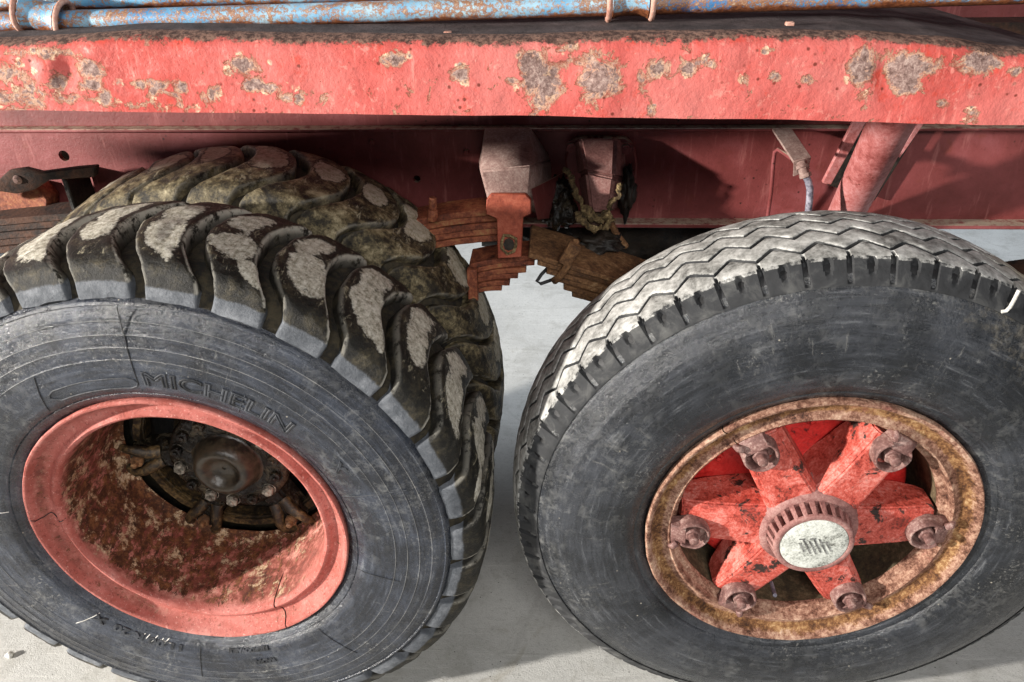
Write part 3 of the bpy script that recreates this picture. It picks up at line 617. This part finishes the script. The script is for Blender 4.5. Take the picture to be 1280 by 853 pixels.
# forked clamp round each nut
def horseshoe(r, t, h, open_a=70, n=18, y=0, c=(0, 0)):
    rows = []
    for i in range(n+1):
        a = rad(open_a)+(2*PI-2*rad(open_a))*i/n; cs, sn = math.cos(a), math.sin(a)
        rows.append([(c[0]+(r)*cs, y-h, c[1]+r*sn), (c[0]+(r+t*.6)*cs, y-h-.002, c[1]+(r+t*.6)*sn), (c[0]+(r+t)*cs, y-h+.003, c[1]+(r+t)*sn), (c[0]+(r+t*1.1)*cs, y, c[1]+(r+t*1.1)*sn), (c[0]+r*cs, y, c[1]+r*sn), (c[0]+r*cs, y-h, c[1]+r*sn)])
    b = MB().grid(rows); m = 6; b.f.append(tuple(range(m-1))); b.f.append(tuple(n*m+k for k in range(m-2, -1, -1))); return b
cl = MB()
for sg in (-1, 1):
    cl.tube([(.150, .214, sg*.012), (.172, .203, sg*.019), (.190, .197, sg*.027), (.206, .198, sg*.0315), (.222, .206, sg*.029), (.230, .215, sg*.024)], [.014, .0125, .0105, .009, .0085, .0075], 10)
cl.hexa([(.165, .235, -.022), (.165, .212, -.018), (.165, .212, .018), (.165, .235, .022)], [(.212, .235, -.022), (.212, .216, -.018), (.212, .216, .018), (.212, .235, .022)])
for v in cl.v: v += Vector((nz(v, 50, .0022), nz(v+Vector((1, 0, 0)), 50, .0022), nz(v+Vector((0, 2, 0)), 50, .0022)))
cm = cl.mesh('rim_clamp', 'oilrust', 50)
rail = MB()
for (ra, rb, ya, yb) in ((.190, .212, .232, .238), (.1935, .2085, .224, .233), (.190, .207, .240, .262)):
    rail.lathe([(ra, yb), (ra, ya), (rb, ya), (rb, yb)], 14, rad(9), rad(51))
for v in rail.v: v += Vector((nz(v, 40, .002), nz(v+Vector((4, 0, 0)), 40, .002), nz(v+Vector((0, 4, 0)), 40, .002)))
rm = rail.mesh('spacer_rail', 'oilrust', 40)
nm_ = hexnut(.0135, .014, .5, .45, False).mesh('wheel_nut', 'brown', 40, .0012)
for k in range(6):
    a = rad(-118+60*k)
    subpart(am, 'hub_arm', wl, -a); subpart(cm, 'rim_clamp', wl, -a); subpart(rm, 'spacer_rail', wl, -a)
    subpart(nm_, 'wheel_nut', wl, -a, (.196*math.cos(a), .205, .196*math.sin(a)))

# ------------------------------------------------------------------ zigzag tyre
half = [(.290, .022), (.296, .008), (.303, .001), (.315, -.007), (.3175, -.0068), (.319, -.0095), (.335, -.0165), (.36, -.0205), (.385, -.0215), (.41, -.0195), (.435, -.0150), (.4535, -.0092), (.4565, -.0082), (.459, -.0060), (.4615, -.0052), (.464, -.0036), (.480, .0035), (.4895, .0085), (.4925, .0105), (.496, .0135), (.512, .0245), (.522, .034), (.530, .055), (.532, .09), (.533, .128)]
line = [0]*len(half); line[12] = .5; line[18] = .45
prof = half+[(r, .256-y) for r, y in reversed(half[:-1])]; line = line+list(reversed(line[:-1]))
n = 240; b = MB().lathe(prof, n); b.at = {'line': [l for _ in range(n) for l in line]}
tr = b.build('tyre', 'rubber2', wr, 60, world=False)
tr.data.materials.append(M['rubberdark'])
for p in tr.data.polygons:
    if math.hypot(p.center.x, p.center.z) > .513: p.material_index = 1
NP = 51; PIT_ = 2*PI/NP; A_SLOT = rad(93.1)
def zig(a, amp):
    t = ((a-A_SLOT)/PIT_) % 1.0      # 0 at a slot: the line dips towards the outer edge
    return amp*(-1+2*min(t/.55, (1-t)/.45))
def topr(y): return .5465-1.3*(y-.128)**2
lines = [(.066, .0125), (.108, .0125), (.150, .0125), (.190, .0125)]
GW = .0068
def ribmesh(l0, l1):
    m = NP*10; rows = []; at = []; wa = []
    for i in range(m):
        a = 2*PI*i/m
        jg = nz((math.cos(a)*30, l0[0]*9, math.sin(a)*30), 1, .0012); y0 = l0[0]+zig(a, l0[1])+GW/2+jg; y1 = (l1[0]+zig(a, l1[1])-GW/2-jg*.8) if l1 else .221
        row = []
        for u, dr, e in ((0, -.013, -.4), (0, -.0022, .45), (.05, -.0004, .8), (.2, 0, 1), (.5, .0004, 1), (.8, 0, 1), (.95, -.0004, .8), (1, -.0022, .55), (1, -.013, 0)):
            y = y0+(y1-y0)*u; r = topr(y)+dr+(nz((math.cos(a)*.55, y, math.sin(a)*.55), 45, .0008) if e > .5 else 0)
            row.append((r*math.cos(a), y, r*math.sin(a))); at.append(e); wa.append(max(0, 1-abs(math.degrees(a)-40)/45) if a < PI else .0)
        rows.append(row)
    b = MB().grid(rows, True); b.at = {'wr': at, 'wa': wa}; return b
for l0, l1 in zip(lines, lines[1:]+[None]):
    ribmesh(l0, l1).build('tread_rib', 'rib', wr, 45, world=False)
# outer shoulder rib with its slots and dimples
m = NP*28; rows = []; at = []; wa = []
face = [(.4965, .0125), (.500, .0130), (.506, .0170), (.512, .0213), (.518, .0251), (.5235, .0285), (.528, .0312), (.532, .0335), (.5348, .0365)]
for i in range(m):
    a = 2*PI*i/m; ts = ((a-A_SLOT)/PIT_+.5) % 1.0-.5; td = ((a-A_SLOT)/PIT_) % 1.0-.5
    y1 = lines[0][0]+zig(a, lines[0][1])-GW/2; row = []
    slot = max(0, 1-(abs(ts)/.075)**2)**.5 if abs(ts) < .075 else 0
    jag = nz((math.cos(a)*20, math.sin(a)*20, 0), 1, .0022)
    for j, (r, y) in enumerate(face):
        d = 0
        if r > .4995: d = slot*.008*min(1, (r-.4990)/.006)
        q = (td/.11)**2+((r-.5245)/.0095)**2
        if q < 1: d = max(d, .009*math.sqrt(1-q))
        # inward along the face normal (towards +y and -r)
        row.append(((r-d*.45)*math.cos(a), y+d*.9-.001, (r-d*.45)*math.sin(a))); at.append(.22+(.35 if r > .53 else 0) if d < .0015 else -.6); wa.append(0)
    for u, dr, e in ((.04, -.0002, .75), (.12, .0003, 1), (.35, .0005, 1), (.65, .0004, 1), (.92, -.0002, .8), (1, -.0022, .5), (1, -.013, 0)):
        y = .0375+(y1-.0375)*u; r = topr(y)+dr+jag*(1 if u < .3 else .3)
        if slot > .9 and u < .9: r -= .007
        row.append((r*math.cos(a), y, r*math.sin(a))); at.append(e if not (slot > .9 and u < .9) else 0); wa.append(max(0, 1-abs(math.degrees(a)-40)/45) if a < PI else 0)
    rows.append(row)
b = MB().grid(rows, True); b.at = {'wr': at, 'wa': wa}
b.build('tread_rib', 'rib', wr, 40, world=False, label='outer shoulder rib with slots and dimples')
# chalk hook drawn on the shoulder
hk = []
for px, py in ((1273, 362), (1268, 372), (1262, 383), (1257, 388), (1251, 389)):
    q = P(px, py, 1.0115+.012)-CR; hk.append(q+Vector((0, -.002, 0)))
MB().tube(hk, .0028, 8).build('chalk_mark', 'chalk', wr, world=False)

# ---- rusty rim
prof = [(.292, .022), (.2965, .006), (.2972, -.004), (.2945, -.0075), (.2900, -.0070), (.2865, -.0025), (.282, .006), (.276, .0115), (.269, .0135), (.2615, .0125), (.2555, .009), (.2515, .0065), (.2485, .0085), (.2475, .014), (.2470, .024), (.244, .0265), (.238, .0275), (.2355, .031), (.2350, .040)]
n = 144; a0 = rad(128); rows = []
for i in range(n+1):
    t = i/n; row = []
    for j, (r, y) in enumerate(prof):
        gap = .0022 if y < .012 else .0002
        a = a0+.012*math.sin(j*.8)*max(0, 1-min(t, 1-t)*16)+(gap/2/r)+(2*PI-gap/r)*t
        rr = r+nz((r*math.cos(a), y, r*math.sin(a)), 35, .0012); row.append((rr*math.cos(a), y+nz((r*math.cos(a), y+5, r*math.sin(a)), 25, .0009), rr*math.sin(a)))
    rows.append(row)
MB().grid(rows).build('rim', 'ruststeel', wr, 50, world=False)
MB().lathe([(.298, .006), (.285, .02), (.262, .026), (.252, .034), (.246, .20)], 64).build('rim_backing', 'rubberdark', wr, world=False)

MB().lathe([(.2350, .040), (.2345, .12), (.2345, .20)], 96).build('rim_barrel', 'barrel', wr, world=False)
# ---- spider hub: drum, six spokes, clamps, nuts, castellated cap
MB().lathe([(0, .098), (.09, .098), (.10, .104), (.19, .106), (.206, .108), (.212, .114), (.212, .24)], 72).build('brake_drum', 'drum', wr, 50, world=False)
MB().lathe([(.212, .17), (.236, .20)], 48).build('backing_plate', 'darkrust', wr, world=False)
db = hexnut(.0105, .010, .5, .3).mesh('drum_bolt', 'drum', 40, .001)
for k in range(6):
    a = rad(30+60*k); subpart(db, 'drum_bolt', wr, 0, (.181*math.cos(a), .105, .181*math.sin(a)))
def spoke():
    b = MB(); st = []
    for r, w, yf, yb in ((.05, .052, .003, .12), (.09, .047, .004, .11), (.13, .0445, .007, .10), (.175, .0425, .012, .095), (.212, .041, .018, .085), (.228, .039, .024, .075)):
        st.append([(r, yb, -w), (r, yf+.012, -w), (r, yf+.001, -w*.80), (r, yf, 0), (r, yf+.001, w*.80), (r, yf+.012, w), (r, yb, w)])
    for row in st:
        for k, p in enumerate(row): row[k] = (p[0], p[1]+nz((p[0], p[2], 2), 30, .0009), p[2]+nz((p[0], p[1], p[2]), 20, .0008))
    b.grid(st); b.f.append(tuple(range(7))); b.f.append(tuple(35+k for k in range(6, -1, -1))); return b
sm = spoke().mesh('spoke', 'spoke', 28, .003, 2)
def clampb():
    b = horseshoe(.0235, .0062, .034, 150, 22, .020, (.209, 0)) if False else MB()
    rw = horseshoe(.0255, .0060, .028, 40, 22, .022, (.209, 0)); b.add(rw.v, rw.f)
    b.lathe([(.0, .014), (.0305, .014), (.0312, .024)], 20, c=(.209, 0, 0))
    # heel reaching over the rim edge
    b.hexa([(.222, .028, -.023), (.222, -.004, -.021), (.222, -.004, .021), (.222, .028, .023)], [(.250, .026, -.024), (.2475, .003, -.021), (.2475, .003, .021), (.250, .026, .024)])
    b.tube([(.238, .0, .019), (.246, -.002, .026), (.251, .004, .030)], [.007, .0065, .004], 8)
    for v in b.v: v += Vector((nz(v, 60, .0014), nz(v+Vector((1, 0, 0)), 60, .0014), nz(v+Vector((0, 2, 0)), 60, .0014)))
    return b
cm = clampb().mesh('rim_clamp', 'nut', 40, .001)
nn = hexnut(.0150, .018, .6, .5, False).mesh('wheel_nut', 'nut', 40, .0014)
for k in range(6):
    a = rad(60*k+(0, 0, 3, 4, 2, 2)[k])
    subpart(sm, 'spoke', wr, -rad(60*k)); subpart(cm, 'rim_clamp', wr, -a, (0, 0, 0))
    subpart(nn, 'wheel_nut', wr, -a-.4*k, (.209*math.cos(a), .013, .209*math.sin(a)))
MB().lathe([(.098, .05), (.095, .02), (.090, .006), (.084, .000), (.076, -.001)], 60).build('hub', 'mauve', wr, 50, world=False)
# castellated nut ring
b = MB(); b.lathe([(.071, .004), (.0705, .000), (.066, .000), (.0575, .001), (.0550, -.026), (.052, -.027)], 78)
NT = 26
for k in range(NT):
    a = 2*PI*k/NT; h = PI/NT*.52
    def q(r, y, s): return (r*math.cos(a+s*h), y, r*math.sin(a+s*h))
    b.hexa([q(.0690, .000, -1), q(.0690, .000, 1), q(.055, .000, 1), q(.055, .000, -1)], [q(.0640, -.0300, -.85), q(.0640, -.0300, .85), q(.055, -.0315, .85), q(.055, -.0315, -.85)])
b.lathe([(.0640, -.0260), (.0640, -.0310), (.0610, -.0325), (.0555, -.0325), (.0545, -.0290)], 78)
for v in b.v: v.x *= 1.1; v.z *= 1.1
b.build('castellated_ring', 'mauve', wr, 40, .0006, world=False)
b = MB().lathe([(0, -.0345), (.02, -.0344), (.040, -.0338), (.050, -.0330), (.0540, -.0318), (.0550, -.0290)], 60)
for v in b.v: v.y += nz(v, 70, .0006); v.x *= 1.1; v.z *= 1.1
plate = b.build('hub_cap', 'plate', wr, 50, world=False, label='scratched pale metal hub plate with slanted emblem')
# emblem: a locomotive-like block of slanted bars between two rails, in low relief
b = MB()
for k, (h0, h1) in enumerate(((.004, -.010), (.010, -.012), (.0075, -.0125), (.011, -.010), (.0105, -.0125), (.006, -.008))):
    x = -.0150+k*.0060; f0 = x-h0*.55; f1 = x-h1*.55
    b.hexa([(f0-.0011, -.0336, h0), (f0+.0011, -.0336, h0), (f1+.0011, -.0336, h1), (f1-.0011, -.0336, h1)], [(f0-.0011, -.0352, h0), (f0+.0011, -.0352, h0), (f1+.0011, -.0352, h1), (f1-.0011, -.0352, h1)])
    if k % 2: b.hexa([(f0-.004, -.0336, h0-.0015), (f0+.0025, -.0336, h0-.0005), (f0+.0025, -.0336, h0+.0012), (f0-.004, -.0336, h0+.0002)], [(f0-.004, -.0350, h0-.0015), (f0+.0025, -.0350, h0-.0005), (f0+.0025, -.0350, h0+.0012), (f0-.004, -.0350, h0+.0002)])
for v in b.v: v.x *= 1.6; v.z *= 1.6
b.build('cap_emblem', 'platedark', wr, world=False)
# valve stem seen between the lower spokes
MB().tube([(-.02, .06, -.205), (-.022, .04, -.200), (-.026, .015, -.190)], .0042, 8).build('valve_stem', 'hose', wr, world=False)

# ------------------------------------------------------------------ suspension between the wheels
def quad(pts, Y): return [P(x, y, Y) for x, y in pts]
# left hanger: grey sloping casting over a notched red plate
up_ = quad([(603, 162), (665, 162), (667, 186), (601, 186)], 1.62)
b = MB()
t0 = [P(606, 160, 1.60), P(664, 160, 1.60), P(664, 160, 1.66), P(606, 160, 1.66)]
t1 = [P(600, 214, 1.46), P(664, 208, 1.46), P(690, 200, 1.66), P(598, 205, 1.66)]
t2 = [P(609, 247, 1.45), P(661, 244, 1.45), P(690, 268, 1.64), P(612, 262, 1.64)]
b.hexa(t0, t1); b.hexa([p+Vector((0, 0, .0004)) for p in t1], t2)
hanger = b.build('spring_hanger', 'casting', truck, 40, .004)
pl = [(608, 250), (614, 243), (657, 243), (664, 250), (664, 268), (654, 272), (652, 322), (622, 324), (621, 274), (607, 268)]
b = MB().prism(quad(pl, 1.435), (0, .012, 0)); b.build('hanger_plate', 'orange', truck, 40, .002, label='notched orange red hanger plate')
b = MB()
hole = [P(636+9*math.cos(k*PI/4+.2)*(1+.2*(k % 2)), 305+10*math.sin(k*PI/4+.2)*(1+.15*(k % 3)), 1.432) for k in range(8)]
b.tube(hole+[hole[0], hole[1]], .0035, 6).build('hole_rim', 'crust', truck)
b = MB().prism([P(636+7*math.cos(k*PI/4), 306+8*math.sin(k*PI/4), 1.4335) for k in range(8)], (0, .004, 0)); b.build('hole_shade', 'dark', truck)  # dark patch painted as the shade inside the hole
# bent tab to the right of the hanger
b = MB().hexa([P(664, 236, 1.46), P(664, 236, 1.47), P(672, 275, 1.47), P(672, 275, 1.46)], [P(706, 215, 1.64), P(706, 215, 1.65), P(694, 272, 1.65), P(694, 272, 1.64)])
b.build('hanger_web', 'maroon', truck, 40, .002)

# leaf springs
def leafpack(name, mat, tops, x_steps, Y0, Y1, th, n, label=None):
    """stack of leaves along a line in x-z; each lower leaf shorter by x_steps at each end"""
    root = empty(name, (0, 0, 0), truck, label); root.location = -ROOT
    p0, p1 = tops; d = (p1-p0); L = d.length; d = d/L; nrm = Vector((-d.z, 0, d.x))
    if nrm.z > 0: nrm = -nrm
    for k in range(n):
        s0, s1 = x_steps[0]*k, x_steps[1]*k
        a, c = p0+d*s0, p1-d*s1; o = nrm*(th*k*1.10); hy = .5*(Y0+Y1)
        bb = MB(); m = 8; rows = []
        for i in range(m+1):
            q = a.lerp(c, i/m)+o; sag = nrm*(-.004*math.sin(PI*i/m))
            q = q+sag+nrm*nz(q, 25, .0005); w = (Y1-Y0)/2-.004*(k % 2)-random.uniform(0, .002)
            rows.append([Vector((q.x, hy-w, q.z)), Vector((q.x, hy+w, q.z)), Vector((q.x, hy+w, q.z))+nrm*th, Vector((q.x, hy-w, q.z))+nrm*th, Vector((q.x, hy-w, q.z))])
        bb.grid(rows); bb.f.append((0, 1, 2, 3)); bb.f.append(tuple(m*5+k2 for k2 in (3, 2, 1, 0)))
        me = bb.mesh('spring_leaf', mat, 40, .0015); link('spring_leaf', me, root, False)
    return root
leafpack('leaf_spring', 'springred', (P(515, 276, 1.48), P(622, 262, 1.48)), (.0, .0), 1.48, 1.56, .0135, 5, 'red leaf pack behind the lug tyre')
leafpack('leaf_spring', 'springred', (P(586, 331, 1.475), P(678, 319, 1.475)), (.0, .0205), 1.475, 1.56, .0118, 6, 'red brown leaf pack below the hanger')
leafpack('leaf_spring', 'brown', (P(662, 317, 1.44), P(890, 389, 1.44)), (.024, .012), 1.44, 1.60, .0108, 6, 'scaly rust brown leaf pack beside the zigzag tyre')
leafpack('leaf_spring', 'darkrust', (P(-70, 280, 1.55), P(118, 262, 1.55)), (0, .02), 1.53, 1.62, .015, 5, 'dark rusty leaf pack at the far left')
leafpack('leaf_spring', 'darkrust', (P(1262, 338, 1.75), P(1420, 322, 1.75)), (.02, 0), 1.72, 1.8, .014, 4, 'brown leaf pack at the far right')
# clamp bands
b = MB(); b.tube([P(720, 300, 1.45), P(716, 316, 1.432), P(708, 334, 1.428), P(700, 346, 1.432), P(692, 352, 1.44)], .009, 6)
b.box(P(712, 318, 1.43), (.028, .016, .05), Matrix.Rotation(.5, 3, 'Y')); b.build('spring_clamp', 'brown', truck, 40, .002)
b = MB(); b.box(P(591, 356, 1.455), (.022, .02, .078)); b.build('spring_clamp', 'springred', truck, 40, .002)
b = MB(); b.tube([P(541, 247, 1.455), P(541, 268, 1.455)], .0085, 10); b.tube([P(541, 262, 1.453), P(541, 276, 1.452)], .012, 6); b.build('clamp_bolt', 'springred', truck, 40, .001)
b = MB(); b.tube([P(704, 340, 1.47), P(690, 350, 1.46), P(676, 355, 1.45), P(671, 352, 1.45), P(677, 343, 1.46), P(692, 328, 1.48)], .004, 8); b.build('wire_clip', 'rubberdark', truck)

# right hanger: flanged casting with a lit nose and dried crust
pl = [(706, 200), (712, 178), (722, 172), (782, 172), (793, 182), (797, 205), (795, 235), (780, 262), (730, 262), (712, 240)]
b = MB().prism(quad(pl, 1.625), (0, .02, 0)); fl2 = b.build('hanger_flange', 'maroon', truck, 40, .004)
b = MB()
b.hexa([P(725, 173, 1.60), P(770, 173, 1.60), P(782, 176, 1.63), P(716, 176, 1.63)], [P(732, 214, 1.52), P(768, 222, 1.52), P(784, 225, 1.63), P(722, 220, 1.63)])
b.hexa([P(732, 214.5, 1.52), P(768, 222.5, 1.52), P(784, 225.5, 1.63), P(722, 220.5, 1.63)], [P(738, 264, 1.53), P(762, 266, 1.53), P(772, 262, 1.63), P(730, 262, 1.63)])
b.build('spring_hanger', 'mauve', truck, 40, .006, seg=2, label='flanged maroon hanger casting with yellow crust round its foot')
hbm = hexnut(.011, .009, .4, .1).mesh('hanger_bolt', 'maroon', 40, .001)
for px, py in ((714, 184), (782, 186), (713, 228), (786, 222)):
    o = subpart(hbm, 'hanger_bolt', truck, 0, P(px, py, 1.622)-ROOT)
def crustline(pts, Y, r, name='dried_crust'):
    q = []
    for (a, c) in zip(pts, pts[1:]):
        for k in range(10): t = k/10; q.append((a[0]+(c[0]-a[0])*t, a[1]+(c[1]-a[1])*t))
    b = MB(); p3 = [P(x+nz((x, y, 1), .25, 3), y+nz((x, y, 5), .25, 3), Y) for x, y in q]
    b.tube(p3, [r*(1.1+.9*mnoise.noise(p*85)) for p in p3], 12)
    for v in b.v:
        v += Vector((nz(v, 70, .007)+nz(v, 190, .003), nz(v+Vector((3, 0, 0)), 70, .007), nz(v+Vector((0, 3, 0)), 70, .007)+nz(v+Vector((9, 3, 0)), 190, .003)))
    b.build(name, 'crust', truck, 30)
# greasy lump and drive parts hidden in the shade
def lump(name, mat, c, sz, amp=.3, seed=0, fr=9):
    bm = bmesh.new(); bmesh.ops.create_icosphere(bm, subdivisions=4, radius=1)
    for v in bm.verts:
        k = 1+amp*mnoise.noise(v.co*1.6+Vector((seed, 0, 0)))+amp*.5*mnoise.noise(v.co*4+Vector((0, seed, 0)))
        v.co = Vector((v.co.x*sz[0], v.co.y*sz[1], v.co.z*sz[2]))*k+Vector(c)
    me = bpy.data.meshes.new(name); bm.to_mesh(me); bm.free(); me.shade_smooth(); me.materials.append(M[mat]); return link(name, me, truck)
crustline([(705, 214), (713, 216), (716, 236), (724, 252), (735, 265), (748, 271), (761, 263), (770, 246), (776, 228)], 1.525, .0045)
crustline([(728, 258), (738, 270), (752, 275), (764, 266)], 1.52, .008)
lump('crust_lump', 'darkrust', P(746, 276, 1.545), (.022, .018, .014), .5, 4)
lump('grease_lump', 'dark', P(784, 240, 1.60), (.016, .03, .05), .6, 8)
crustline([(724, 266), (729, 279), (742, 286), (758, 285), (766, 272)], 1.51, .0065)
lump('grease_lump', 'dark', P(745, 300, 1.60), (.06, .05, .022), .5, 3)
lump('grease_lump', 'grease', P(700, 256, 1.60), (.035, .04, .055), .6, 6)
lump('gearbox', 'dark', (.22, 2.02, .80), (.42, .24, .15), .35, 9)
lump('gearbox', 'dark', (.42, 2.2, .62), (.22, .22, .2), .3, 12)
b = MB(); b.tube([(-.9, 2.05, .72), (.9, 2.05, .74)], .055, 16); b.build('drive_shaft', 'dark', truck)
b = MB(); b.tube([P(762, 276, 1.6), P(770, 292, 1.6), P(782, 308, 1.62)], .008, 8); b.build('brake_pipe', 'brown', truck)
b = MB(); b.tube([(-.659, 1.4, .545), (-.659, 2.5, .545)], .085, 20); b.build('axle_tube', 'dark', truck)
b = MB(); b.tube([(.48, 1.3, .5376), (.48, 2.5, .5376)], .075, 20); b.build('axle_tube', 'dark', truck)

# ---- left end: lever, block and rivets
pts = [(-60, 236), (-10, 232), (10, 214), (30, 211), (50, 216), (95, 210), (120, 208), (118, 222), (60, 226), (42, 238), (20, 243), (0, 240), (-60, 250)]
b = MB().prism(quad(pts, 1.52), (0, .018, 0)); b.build('brake_lever', 'darkrust', truck, 40, .003)
b = MB().lathe([(0, -.008), (.005, -.008), (.008, -.004), (.010, 0)], 16, c=P(22, 225, 1.518)); b.build('lever_pin', 'casting', truck)
b = MB().prism(quad([(-80, 232), (46, 234), (60, 250), (58, 292), (-80, 300)], 1.60), (0, .05, 0)); b.build('spring_bracket', 'springred', truck, 40, .004)
b = MB().lathe([(0, -.010), (.006, -.009), (.009, 0)], 14, c=P(84, 229, 1.64)); b.build('rivet', 'maroon', truck)
b = MB(); b.box(P(100, 238, 1.6), (.012, .09, .09)); b.build('lever_stop', 'dark', truck, 40, .003)

# ---- fender outrigger tube with its saddle, and hose bracket
p0, p1 = P(1046, 290, 1.59), P(1124.5, 132, 1.33)
b = MB(); b.tube([p0, p0.lerp(p1, .5), p1], [.036, .0375, .039], 32); b.build('outrigger_tube', 'strut', truck, 50)
b = MB().prism([P(1067, 146, 1.60), P(1084, 146, 1.60), P(1037, 230, 1.60), P(1026, 227, 1.60)], (0, -.010, 0)); b.build('saddle_bar', 'strut', truck, 40, .002)
b = MB().prism([P(1080, 146, 1.635), P(1158, 146, 1.635), P(1092, 250, 1.635), P(1033, 230, 1.635)], (0, -.006, 0)); b.build('gap_shade', 'dark', truck, 40, .001)  # dark sheet standing in for the shadowed gap between bar and tube
b = MB().prism([P(1147, 150, 1.61), P(1154, 150, 1.61), P(1122, 196, 1.61), P(1119, 192, 1.61)], (0, -.012, 0)); b.build('saddle_bar', 'strut', truck, 40, .001)
b = MB().hexa([P(965, 161, 1.60), P(990, 161, 1.60), P(990, 164, 1.60), P(965, 164, 1.60)], [P(992, 202, 1.47), P(1014, 196, 1.47), P(1014, 200, 1.47), P(992, 206, 1.47)])
b.hexa([P(992, 202, 1.469), P(1014, 196, 1.469), P(1014, 197, 1.474), P(992, 203, 1.474)], [P(991, 221, 1.469), P(1010, 214, 1.469), P(1010, 214, 1.474), P(991, 221, 1.474)])
hbk = b.build('hose_bracket', 'casting', truck, 40, .001)
b = MB()
path = [P(1002, 203, 1.46), P(1004, 212, 1.45), P(1007, 221, 1.445)]
b.tube(path, .0105, 8); b.tube([P(1003, 208, 1.455), P(1004, 212, 1.45)], .014, 6); b.tube([P(1006, 217, 1.447), P(1007.5, 222, 1.444)], .012, 6)
b.build('hose_fitting', 'casting', truck, 40, .001)
hp = [P(1007, 220, 1.446), P(1010, 226, 1.442), P(1012.5, 236, 1.44), P(1012, 250, 1.44), P(1010, 268, 1.45), P(1008, 290, 1.47)]
b = MB(); b.tube(hp, .0068, 12); b.build('brake_hose', 'hose', truck, 50)
b = MB(); b.tube([P(990, 199, 1.50), P(982, 193, 1.53), P(973, 187, 1.56), P(968.5, 190, 1.57), P(967, 200, 1.57), P(964, 240, 1.58), P(959, 275, 1.6)], .0042, 8); b.build('wire_bracket', 'maroon', truck, 60)

# ------------------------------------------------------------------ blue tube rack lying on the fender
rack = empty('tube_rack', P(640, 30, 1.02))
RL = rack.location.copy()
tag(rack, 'chipped blue steel tube rack with two collars lying on the red fender', 'rack')
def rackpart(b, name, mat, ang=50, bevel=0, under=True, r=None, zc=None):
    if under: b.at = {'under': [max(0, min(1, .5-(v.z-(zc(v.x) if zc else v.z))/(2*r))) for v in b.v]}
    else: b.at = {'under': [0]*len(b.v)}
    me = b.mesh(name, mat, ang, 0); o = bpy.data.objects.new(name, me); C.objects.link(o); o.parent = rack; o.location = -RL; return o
A0, A1 = P(-60, 32, 1.02), P(1420, -13, 1.02); A0 = P(-60, 31, 1.02)
ax = [A0.lerp(A1, k/40) for k in range(41)]
zc = lambda x: A0.z+(A1.z-A0.z)*(x-A0.x)/(A1.x-A0.x)
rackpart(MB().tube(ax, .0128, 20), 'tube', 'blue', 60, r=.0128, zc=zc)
B0, B1 = P(-60, 3, 1.06), P(1420, -32, 1.06)
zc2 = lambda x: B0.z+(B1.z-B0.z)*(x-B0.x)/(B1.x-B0.x)
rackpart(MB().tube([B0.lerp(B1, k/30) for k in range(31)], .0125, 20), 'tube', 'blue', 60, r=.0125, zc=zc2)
for (pc, lean, kk) in ((70, .25, 1), (820, 0, 1)):
    c = A0.lerp(A1, (pc+60)/1480)+Vector((0, -.003, .007)); d = (A1-A0).normalized(); d = (d+Vector((0, 0, -lean))).normalized()
    b = MB().tube([c-d*.0215, c-d*.019, c-d*.01, c+d*.01, c+d*.019, c+d*.0215], [.0235, .0215, .0195, .0195, .0215, .0235], 28)
    rackpart(b, 'collar', 'blue', 60, r=.02, zc=lambda x: c.z)
    for s in (-1, 1):
        e = c+d*(.0265*s); u = Vector((0, 1, 0)); w = d.cross(u).normalized(); u = w.cross(d)
        q = [e+(u*math.cos(2*PI*k/28)+w*math.sin(2*PI*k/28))*.0235 for k in range(30)]
        rackpart(MB().tube(q, .0036, 8, False), 'collar_ring', 'pinkrust', 60, under=False)

# ------------------------------------------------------------------ small loose things
pb = PZ(13, 821, FL)
bm = bmesh.new(); bmesh.ops.create_icosphere(bm, subdivisions=3, radius=1)
for v in bm.verts: v.co = Vector((v.co.x*.009, v.co.y*.008, v.co.z*.007))*(1+.25*mnoise.noise(v.co*1.5))
me = bpy.data.meshes.new('pebble'); bm.to_mesh(me); bm.free(); me.shade_smooth(); me.materials.append(M['chalk'])
o = bpy.data.objects.new('pebble', me); C.objects.link(o); o.location = pb+Vector((0, 0, .006)); tag(o, 'small white pebble on the concrete floor by the lug tyre', 'pebble')
